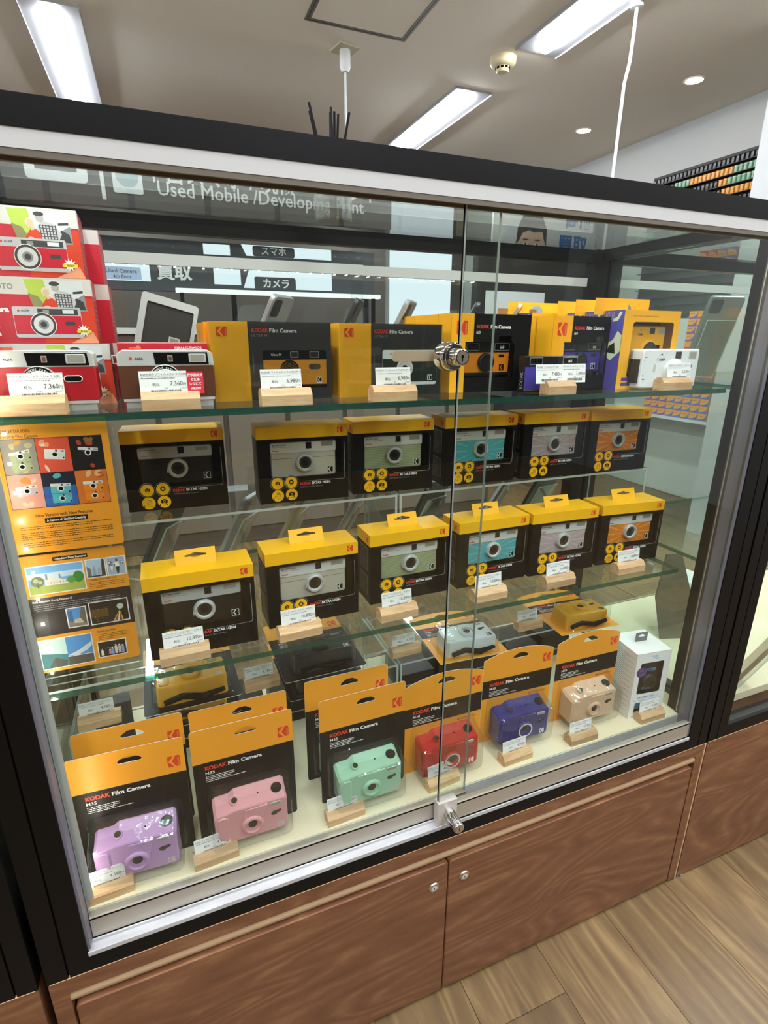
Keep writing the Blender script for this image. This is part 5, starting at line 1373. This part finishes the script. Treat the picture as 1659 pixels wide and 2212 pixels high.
# ================================================================== reed diffuser on the glass top
t = thing('reed_diffuser', 'ribbed glass jar with black reed sticks on top of the showcase', 'diffuser', (0.530, 0.385, 1.3732), 0.0)
b = MB(); b.T = Matrix.Rotation(R(90), 4, 'X')
n = 40; prof = [(0.029, 0.0005), (0.031, 0.004), (0.031, 0.062), (0.026, 0.070), (0.014, 0.076), (0.013, 0.092)]
rings = [([(r_ * (1 + 0.03 * (i % 2)) * math.cos(2 * PI * i / n), r_ * (1 + 0.03 * (i % 2)) * math.sin(2 * PI * i / n)) for i in range(n)], y) for r_, y in prof]
b.loft(rings, clear('ribbed_glass', 'EEF2F0', 0.30, 0.02, 0, 1, 0.10), True, False); b.build('jar', t)
for k, (dx, dy, tx, ty) in enumerate(((-0.004, 0.0, -0.040, 0.01), (-0.004, 0.004, -0.034, 0.02), (0.002, 0.0, 0.0, -0.01), (0.001, -0.004, 0.0045, 0.02), (0.004, 0.003, 0.018, 0.015), (0.003, -0.003, 0.030, -0.012), (0.0, 0.005, 0.012, 0.03))):
    b = MB(); b.tube([(dx * 2 - tx * 0.3, dy * 2 - ty * 0.3, 0.006), (dx + tx * 0.75, dy + ty, 0.172 - 0.007 * (k % 3))], 0.0021, STRAP, 7); b.build('reed', t)

# ================================================================== phones and frames at the back of the case
PHB = [mat('phone_silver', 'A9ADB0', 0.3, 0.6), mat('phone_graphite', '45484C', 0.3, 0.5), mat('phone_gold', 'BFAF96', 0.3, 0.5)]
def phone(x, y, z, th, lean, label, k, w=0.070, h=0.145):
    t = thing('display_phone', label, 'phone', (x, y, z), th, 'demo phones on clear easels')
    b = MB(); b.T = Matrix.Translation((0, 0, 0.012)) @ Matrix.Rotation(R(lean), 4, 'X')
    b.slab(rr(-w / 2, w / 2, 0, h, 0.009, 4), 0, 0.0085, PHB[k], 0.0015); b.flat([(p[0], p[1]) for p in rr(-w / 2 + 0.005, -w / 2 + 0.030, h - 0.034, h - 0.006, 0.006, 3)], -0.0006, PHB[1])
    b.build('phone_body', t)
    b = MB(); b.T = Matrix.Rotation(R(lean), 4, 'X'); b.box(-w * 0.42, w * 0.42, -0.0045, -0.0015, 0.0, h * 0.8, ACRYL, (AEDGE, AEDGE, ACRYL, ACRYL, AEDGE, AEDGE)); b.T = Matrix.Identity(4)
    b.box(-w * 0.42, w * 0.42, -0.004, 0.030, 0.0, 0.003, ACRYL, (ACRYL, ACRYL, AEDGE, AEDGE, AEDGE, AEDGE)); b.build('easel', t)
    return t
# leaning away from the photographer: backs are seen
for (x, y, th, k, lb) in ((0.372, 0.350, 0.9, 0, 'silver demo phone on an easel above the left amber carton'), (0.500, 0.355, 1.1, 1, 'graphite demo phone on an easel above the carton left of the lock'),
                          (0.600, 0.360, 0.95, 0, 'silver demo phone on an easel just left of the door edge'), (0.735, 0.362, 1.1, 1, 'graphite demo phone on an easel right of the door edge'), (0.835, 0.365, 0.9, 2, 'pale gold demo phone on an easel left of the yellow hang tab')):
    phone(x, y, TZ, th, 28, lb, k)
for (x, y, th, k, lb) in ((0.175, 0.385, 1.0, 1, 'graphite demo phone at the left behind the clear riser'), (0.305, 0.385, 0.95, 0, 'silver demo phone behind the riser under the first rear box'), (0.405, 0.385, 1.0, 2, 'gold demo phone between the first two rear boxes'),
                          (0.520, 0.385, 1.0, 0, 'silver demo phone behind the riser under the second rear box'), (0.700, 0.385, 0.4, 1, 'graphite demo phone behind the riser at the middle'), (0.860, 0.385, 0.9, 0, 'silver demo phone behind the riser at the right'), (0.985, 0.385, 0.2, 1, 'graphite demo phone under the last rear box')):
    phone(x, y, MZ, th, 28, lb, k)
t = thing('photo_frame', 'grey plastic tablet frame leaning at the back of the top shelf', 'frame', (0.178, 0.300, TZ), 0.10)
FRG = mat('frame_plastic_grey', '9A9B98', 0.45)
b = MB(); b.T = Matrix.Translation((0, 0, 0.005)) @ Matrix.Rotation(R(-14), 4, 'X') @ Matrix.Rotation(R(16), 4, 'Y')
b.plate(rr(0, 0.082, 0, 0.150, 0.005, 3), [rr(0.009, 0.076, 0.014, 0.138, 0.002, 2)], 0, 0.006, FRG); b.build('frame', t)
b = MB(); b.T = Matrix.Translation((0, 0, 0.005)) @ Matrix.Rotation(R(-14), 4, 'X') @ Matrix.Rotation(R(16), 4, 'Y')
b.slab(rr(0.008, 0.077, 0.013, 0.139, 0.002, 2), 0.003, 0.005, mat('dark_back_panel', '26221E', 0.5, 0, 0.2)); b.rect(0.046, 0.062, 0.078, 0.094, 0.0028, FRG); b.rect(0.048, 0.060, 0.080, 0.092, 0.0026, mat('label_grey', '6E675C', 0.5)); b.build('back_panel', t)
t = thing('phone_box', 'dark boxed phone standing behind the lower left price tag', 'phone box', (0.052, 0.315, FZ), 0.1)
b = MB(); b.box(0, 0.060, 0, 0.03, 0, 0.115, DKP); b.rect(0.020, 0.026, 0.03, 0.06, -0.0003, BLKG); b.rect(0.036, 0.056, 0.01, 0.11, -0.0003, mat('navy_print', '20242E', 0.4)); b.build('carton', t)
for k in range(5):
    t = thing('phone_box', 'black boxed phone lying under the right clear riser, number %s from the left' % ('one', 'two', 'three', 'four', 'five')[k], 'phone box', (0.632 + 0.092 * k, 0.300, FZ), 0.0, 'black phone boxes under the riser')
    b = MB(); b.box(0, 0.080, 0, 0.09, 0, 0.045 + 0.012 * (k % 3), BLK); b.rect(0.006, 0.074, 0.016, 0.019, -0.0003, LGREY); b.build('carton', t)
for k in range(4):
    t = thing('phone_box', 'black boxed phone lying under the left clear riser, number %s from the left' % ('one', 'two', 'three', 'four')[k], 'phone box', (0.150 + 0.105 * k, 0.300, FZ), 0.0, 'black phone boxes under the riser')
    b = MB(); b.box(0, 0.090, 0, 0.09, 0, 0.062, BLK); b.rect(0.006, 0.084, 0.020, 0.023, -0.0003, LGREY); b.build('carton', t)
# in the neighbouring showcase
phone(1.318, 0.27, TZ - 0.01, -0.30, 20, 'grey slab phone leaning on the neighbouring upper shelf, nearer our case', 0, 0.075, 0.17)
phone(1.475, 0.27, TZ - 0.01, 0.45, 20, 'grey slab phone leaning on the neighbouring upper shelf, farther right', 0, 0.08, 0.17)
phone(1.350, 0.060, FZ, 0.52, 24, 'pink phone edge on an easel on the neighbouring case floor', 2)
t = thing('white_carton', 'white carton standing in the neighbouring case seen through the side glass', 'carton', (1.43, 0.28, FZ), 0.2)
b = MB(); b.box(0, 0.10, 0, 0.06, 0, 0.13, WC); b.rect(0.01, 0.09, 0.02, 0.10, -0.0003, mat('soft_grey_print', 'C4C7C9', 0.5)); b.build('carton', t)
t = thing('display_phone', 'tall dark phone back leaning in the neighbouring case above the white carton', 'phone', (1.345, 0.26, FZ), -0.3, None)
b = MB(); b.T = Matrix.Rotation(R(-16), 4, 'X'); b.slab([(0, 0), (0.075, 0), (0.085, 0.11), (0.060, 0.22), (0.018, 0.22), (-0.012, 0.11)], 0, 0.006, mat('taupe_back', '6B6155', 0.35), 0.001); b.build('phone_body', t)
b = MB(); b.box(0.0, 0.07, -0.002, 0.06, 0, 0.003, ACRYL); b.build('easel', t)

# ================================================================== shop behind the showcase
SGN = mat('sign_charcoal', '34373A', 0.5)
SW = mat('sign_white', 'DADDDD', 0.5)
LITE = emit('lit_panel', 'DCE8F2', 0.85)
t = thing('header_sign', 'charcoal hanging sign with white lettering seen through the top glass', 'sign', (-1.445, 2.79, 1.822))
MB().box(0, 3.08, 0, 0.054, 0, 0.40, SGN).build('sign_board', t)
MB().box(0.69, 0.70, 0.02, 0.03, 0.40, CZ - 1.822, ROD).build('hanger', t)
b = MB(); b.fit('中古スマホ / 現像・プリント', 1.705, 2.99, 0.138, -0.003, 0.130, SW, 0.015); b.fit('Used Mobile /Developing Print', 1.76, 2.90, 0.070, -0.003, 0.095, SW, 0.01); b.rect(1.494, 1.512, 0.027, 0.324, -0.003, SW)
b.build('lettering', t)
b = MB(); b.slab(rr(1.17, 1.44, 0.09, 0.36, 0.02, 3), -0.006, -0.001, SW); b.rect(1.215, 1.395, 0.135, 0.315, -0.008, SGN); b.rect(1.24, 1.37, 0.15, 0.30, -0.010, SW); b.slab(rr(1.55, 1.69, 0.063, 0.225, 0.01, 3), -0.006, -0.001, SW); b.disc(1.62, 0.144, 0.054, -0.008, mat('sign_grey', '9DB0B5', 0.5), 24); b.build('pictogram', t)
t = thing('counter_sign', 'dark service counter board with large white lettering behind the case', 'sign', (-0.25, 3.2, 1.455))
MB().box(0, 1.93, 0, 0.05, 0.0, 0.29, SGN).build('sign_board', t)
for x in (0.05, 0.95, 1.86):
    MB().box(x, x + 0.03, 0.01, 0.04, -1.455, 0.0, BLACKF).build('support_post', t)
b = MB(); b.fit('買取', 0.515, 0.72, 0.075, -0.003, 0.105, SW, 0.03)
b.text('スマホ', 1.235, 0.238, -0.006, 0.055, SW, 0.01, 'C'); b.text('カメラ', 1.24, 0.045, -0.006, 0.060, SW, 0.03, 'C'); b.build('lettering', t)
b = MB(); b.flat(rr(1.10, 1.37, 0.03, 0.105, 0.012, 3), -0.004, SGN); b.flat(rr(1.10, 1.37, 0.225, 0.285, 0.012, 3), -0.004, SGN); b.build('sign_tab', t)
b = MB(); b.rect(0.85, 1.015, 0.05, 0.15, -0.002, LITE); b.flat([(1.03, 0.035), (1.62, 0.035), (1.62, 0.145), (1.07, 0.145)], -0.002, LITE); b.flat([(1.06, 0.225), (1.62, 0.225), (1.62, 0.289), (1.03, 0.289)], -0.002, LITE); b.rect(0.80, 0.96, 0.22, 0.28, -0.002, LITE); b.build('lit_panel', t)
b = MB(); b.box(0.10, 0.48, -0.012, -0.004, 0.05, 0.155, LITE); b.rect(0.22, 0.43, 0.055, 0.125, -0.014, mat('screen_blue', 'A9BCD8', 0.4)); b.text('Used Camera', 0.325, 0.092, -0.016, 0.030, INK, 0.0, 'C'); b.text('4th floor', 0.325, 0.062, -0.016, 0.028, INK, 0.0, 'C'); b.build('screen', t)
t = thing('service_counter', 'long brown counter with a pale top edge standing behind the case', 'counter', (-0.9, 2.55, 0))
CB = mat('counter_brown', '4A4037', 0.5)
MB().box(0, 3.2, 0, 0.5, 0, 1.20, CB).build('body', t)
MB().box(-0.02, 3.22, -0.02, 0.52, 1.20, 1.23, mat('pale_counter_top', 'B9B9B4', 0.4)).build('counter_top', t)
for k in range(9):
    b = MB(); b.box(0.05 + 0.35 * k, 0.37 + 0.35 * k, -0.012, 0.0, 0.10, 1.15, mat('counter_panel', '6E6356', 0.5)); b.build('panel', t)
t = thing('light_bar', 'pale horizontal light bar over the service counter', 'light bar', (0.35, 2.75, 1.42))
MB().box(0, 1.2, 0, 0.05, 0, 0.022, emit('light_bar_lens', 'EEF2F2', 0.9)).build('lens', t)
for x in (0.02, 1.15):
    MB().box(x, x + 0.02, 0.015, 0.035, -0.19, 0.0, BLACKF).build('support', t)
t = thing('lit_display', 'tall pale blue lit panel behind the door edge', 'display', (1.86, 3.3, 1.0))
MB().box(0, 0.48, 0, 0.06, 0, 1.12, LITE).build('lens', t)
MB().box(-0.02, 0.5, 0.065, 0.09, -1.0, 1.25, mat('panel_frame', '8C8A86', 0.5)).build('frame', t)
t = thing('dome_camera', 'small white dome security camera behind the upper glass', 'security camera', (2.10, 3.19, 2.26))
b = MB(); b.T = Matrix.Rotation(R(90), 4, 'X'); b.cyl(0, 0, [(0.07, -0.02), (0.07, 0.02)], WHITEM, 24, True, True); b.build('housing', t)
b = MB(); b.T = Matrix.Rotation(R(90), 4, 'X'); b.cyl(0, 0, [(0.008, -0.065), (0.025, -0.06), (0.045, -0.045), (0.05, -0.02)], LENS, 24, True, False); b.build('dome', t)
b = MB(); b.box(-0.02, 0.02, 0.0, 0.165, 0.02, 0.04, WHITEM); b.build('arm', t)
t = thing('shop_poster', 'white poster with a dark haired man and blue lettering', 'poster', (2.72, 3.36, 1.80))
MB().box(0, 1.0, 0, 0.02, 0, 0.42, SW).build('board', t)
b = MB(); e = -0.002
b.flat(ell(0.36, 0.10, 0.135, 0.19, 24), e, SKIN); b.flat([(0.215, 0.10), (0.225, 0.22), (0.27, 0.31), (0.36, 0.34), (0.45, 0.31), (0.50, 0.22), (0.505, 0.10), (0.475, 0.15), (0.46, 0.20), (0.38, 0.19), (0.33, 0.205), (0.27, 0.18), (0.245, 0.13)][::-1], e * 2, DKP)
for sx in (-1, 1):
    b.flat(ell(0.36 + sx * 0.055, 0.105, 0.024, 0.011, 12), e * 2, WHT); b.flat(ell(0.36 + sx * 0.055, 0.105, 0.010, 0.010, 10), e * 3, DKP); b.flat(ell(0.36 + sx * 0.055, 0.137, 0.030, 0.006, 10), e * 2, DKP); b.flat(ell(0.36 + sx * 0.138, 0.09, 0.018, 0.035, 10), e * 0.8, SKIN)
b.flat([(0.35, 0.045), (0.375, 0.045), (0.366, 0.10), (0.358, 0.10)], e * 2, mat('photo_skin_two', 'CFA78C', 0.5)); b.flat(ell(0.36, 0.012, 0.04, 0.010, 12), e * 2, mat('photo_lip', 'B5766A', 0.5))
b.flat([(0.10, 0.0), (0.62, 0.0), (0.55, 0.004), (0.17, 0.004)], e * 0.5, MIDP); b.build('portrait', t)
b = MB(); b.fit('買取', 0.62, 0.92, 0.06, e, 0.16, mat('poster_blue', '2F6FB2', 0.5), 0.03); b.fit('高価', 0.68, 0.94, 0.26, e, 0.14, MATS['poster_blue'], 0.03); b.build('lettering', t)
t = thing('wall_board', 'tall dark shop display board at the back right', 'board', (2.6, 3.35, 0.0))
b = MB(); b.box(0, 1.3, 0, 0.08, 0, 1.80, mat('board_dark', '2E2C2B', 0.5)); b.build('board', t)
b = MB(); b.rect(0.08, 0.65, 1.30, 1.55, -0.003, SW); b.rect(0.20, 0.58, 1.36, 1.42, -0.005, mat('board_orange', 'C78A4E', 0.5)); b.build('notice', t)

# film canister rack on the right wall
CAN = {'black': (mat('can_black', '19191B', 0.25), mat('can_lid_black', '0E0E0F', 0.3)), 'green': (mat('can_green', '5E8C6A', 0.2), mat('can_lid_grey', '8FA39A', 0.3)), 'orange': (mat('can_orange', 'B97A1C', 0.2), mat('can_lid_amber', 'C98F3A', 0.3))}
t = thing('canister_rack', 'black wall rack with narrow ledges for film canisters', 'rack', (3.86, 2.05, 1.36))
MB().box(0.10, 0.138, 0, 1.0, 0, 1.02, mat('rack_black', '171716', 0.5)).build('back_board', t)
for k in range(16):
    MB().box(0.055, 0.10, 0, 1.0, 0.016 + 0.062 * k, 0.0195 + 0.062 * k, MATS['rack_black']).build('ledge', t)
protos = {}
ORD = 'first second third fourth fifth sixth seventh eighth ninth tenth eleventh twelfth thirteenth fourteenth fifteenth sixteenth seventeenth eighteenth nineteenth twentieth twenty-first twenty-second twenty-third twenty-fourth twenty-fifth twenty-sixth twenty-seventh'.split()
def can(c, loc, label):
    if c not in protos:
        b = MB(); b.T = Matrix.Rotation(R(90), 4, 'X')
        b.cyl(0, 0, [(0.0150, 0.0), (0.0155, 0.002), (0.0155, 0.036)], CAN[c][0], 14, True, False)
        b.cyl(0, 0, [(0.0160, 0.036), (0.0160, 0.042), (0.0145, 0.044)], CAN[c][1], 14, True, True)
        protos[c] = b.build('film_canister')
        o = protos[c]
    else:
        o = protos[c].copy(); COL.objects.link(o)
    o.location = loc
    return tag(o, label, 'film canister', c + ' film canisters on the wall rack')
for r_ in range(9):
    z = 1.36 + 0.0196 + 0.062 * (15 - r_)
    for c_ in range(27):
        y = 2.17 + 0.0335 * c_
        if y > 3.03:
            continue
        if r_ == 0: c = 'black'
        elif r_ == 1: c = 'green' if c_ < 6 or 15 < c_ < 20 else 'orange' if c_ < 16 else 'black'
        elif r_ == 2: c = 'green' if c_ < 7 else 'orange' if c_ < 9 else 'black'
        elif r_ == 3: c = 'orange' if c_ < 8 else 'black'
        elif r_ in (6, 7): c = 'green' if (c_ // 6) % 2 == 0 else 'black'
        else: c = 'black'
        can(c, (3.86 + 0.078, y, z), '%s film canister, %s from the pillar in the %s rack row from the top' % ({'black': 'black', 'green': 'translucent green', 'orange': 'amber'}[c], ORD[c_], ORD[r_]))

# film boxes on wall shelves
t = thing('film_shelf', 'pale wall shelf unit stacked with small film boxes', 'shelf', (3.70, 1.98, 0.0))
SHW = mat('shelf_white', 'C9CBC4', 0.6)
MB().box(0.24, 0.28, 0, 1.15, 0.0, 1.34, SHW).build('back_board', t)
for z in (0.62, 0.955):
    MB().box(0.0, 0.24, 0, 1.15, z, z + 0.018, SHW).build('board', t)
FB = {'violet': '6B3FA0', 'blue': '3F5CB5', 'crimson': 'B5304A'}
fproto = {}
def filmbox(c, loc, label):
    if c not in fproto:
        b = MB(); b.box(-0.045, 0.045, -0.033, 0.033, 0, 0.050, mat('film_yellow', 'E89A22', 0.45))
        b.T = Matrix.Translation((-0.0455, 0, 0)) @ Matrix.Rotation(R(-90), 4, 'Z')
        b.flat([(-0.033, 0), (0.033, 0), (0.033, 0.045), (0.024, 0.026), (0.006, 0.014), (-0.033, 0.008)], -0.0003, mat('film_' + c, FB[c], 0.45)); b.micro(-0.026, 0.010, 0.032, -0.0003, 0.004, INK, 1)
        fproto[c] = b.build('film_box'); o = fproto[c]
    else:
        o = fproto[c].copy(); COL.objects.link(o)
    o.location = loc
    return tag(o, label, 'film box', c + ' and yellow film boxes on the wall shelf')
for r_ in range(8):
    for c_ in range(4):
        c = 'violet' if r_ > 3 else ('blue' if c_ < 2 else 'crimson')
        filmbox(c, (3.78, 2.10 + 0.069 * c_, 0.9735 + 0.0505 * r_), 'yellow and %s film box, %s column from right, %s row up, high shelf' % (c, ORD[c_], ORD[r_]))
for r_ in range(4):
    for c_ in range(8):
        c = 'blue' if c_ < 5 else 'violet'
        filmbox(c, (3.78, 2.10 + 0.069 * c_, 0.6385 + 0.0505 * r_), 'yellow and %s film box, %s column from right, %s row up, low shelf' % (c, ORD[c_], ORD[r_]))
t = thing('notice_card', 'small pale pink notice above the film boxes', 'notice', (3.90, 1.745, 1.02))
b = MB(); b.box(0, 0.012, 0, 0.30, 0, 0.30, mat('notice_pink', 'E8CFC2', 0.5)); b.box(-0.001, 0, 0.03, 0.10, 0.17, 0.27, DKP); b.build('card', t)
for k in range(3):
    t = thing('camera_display', 'framed camera display board beside the pink notice, %s from the film boxes' % ('first', 'second', 'third')[k], 'display board', (3.968, 3.20 + 0.30 * k, 0.95))
    b = MB(); b.box(0, 0.03, 0, 0.22, 0, 0.42, mat('board_frame_grey', '6E6C68', 0.5)); b.box(-0.002, 0, 0.02, 0.20, 0.02, 0.28, SW); b.box(-0.002, 0, 0.02, 0.20, 0.30, 0.40, DKP); b.build('board', t)
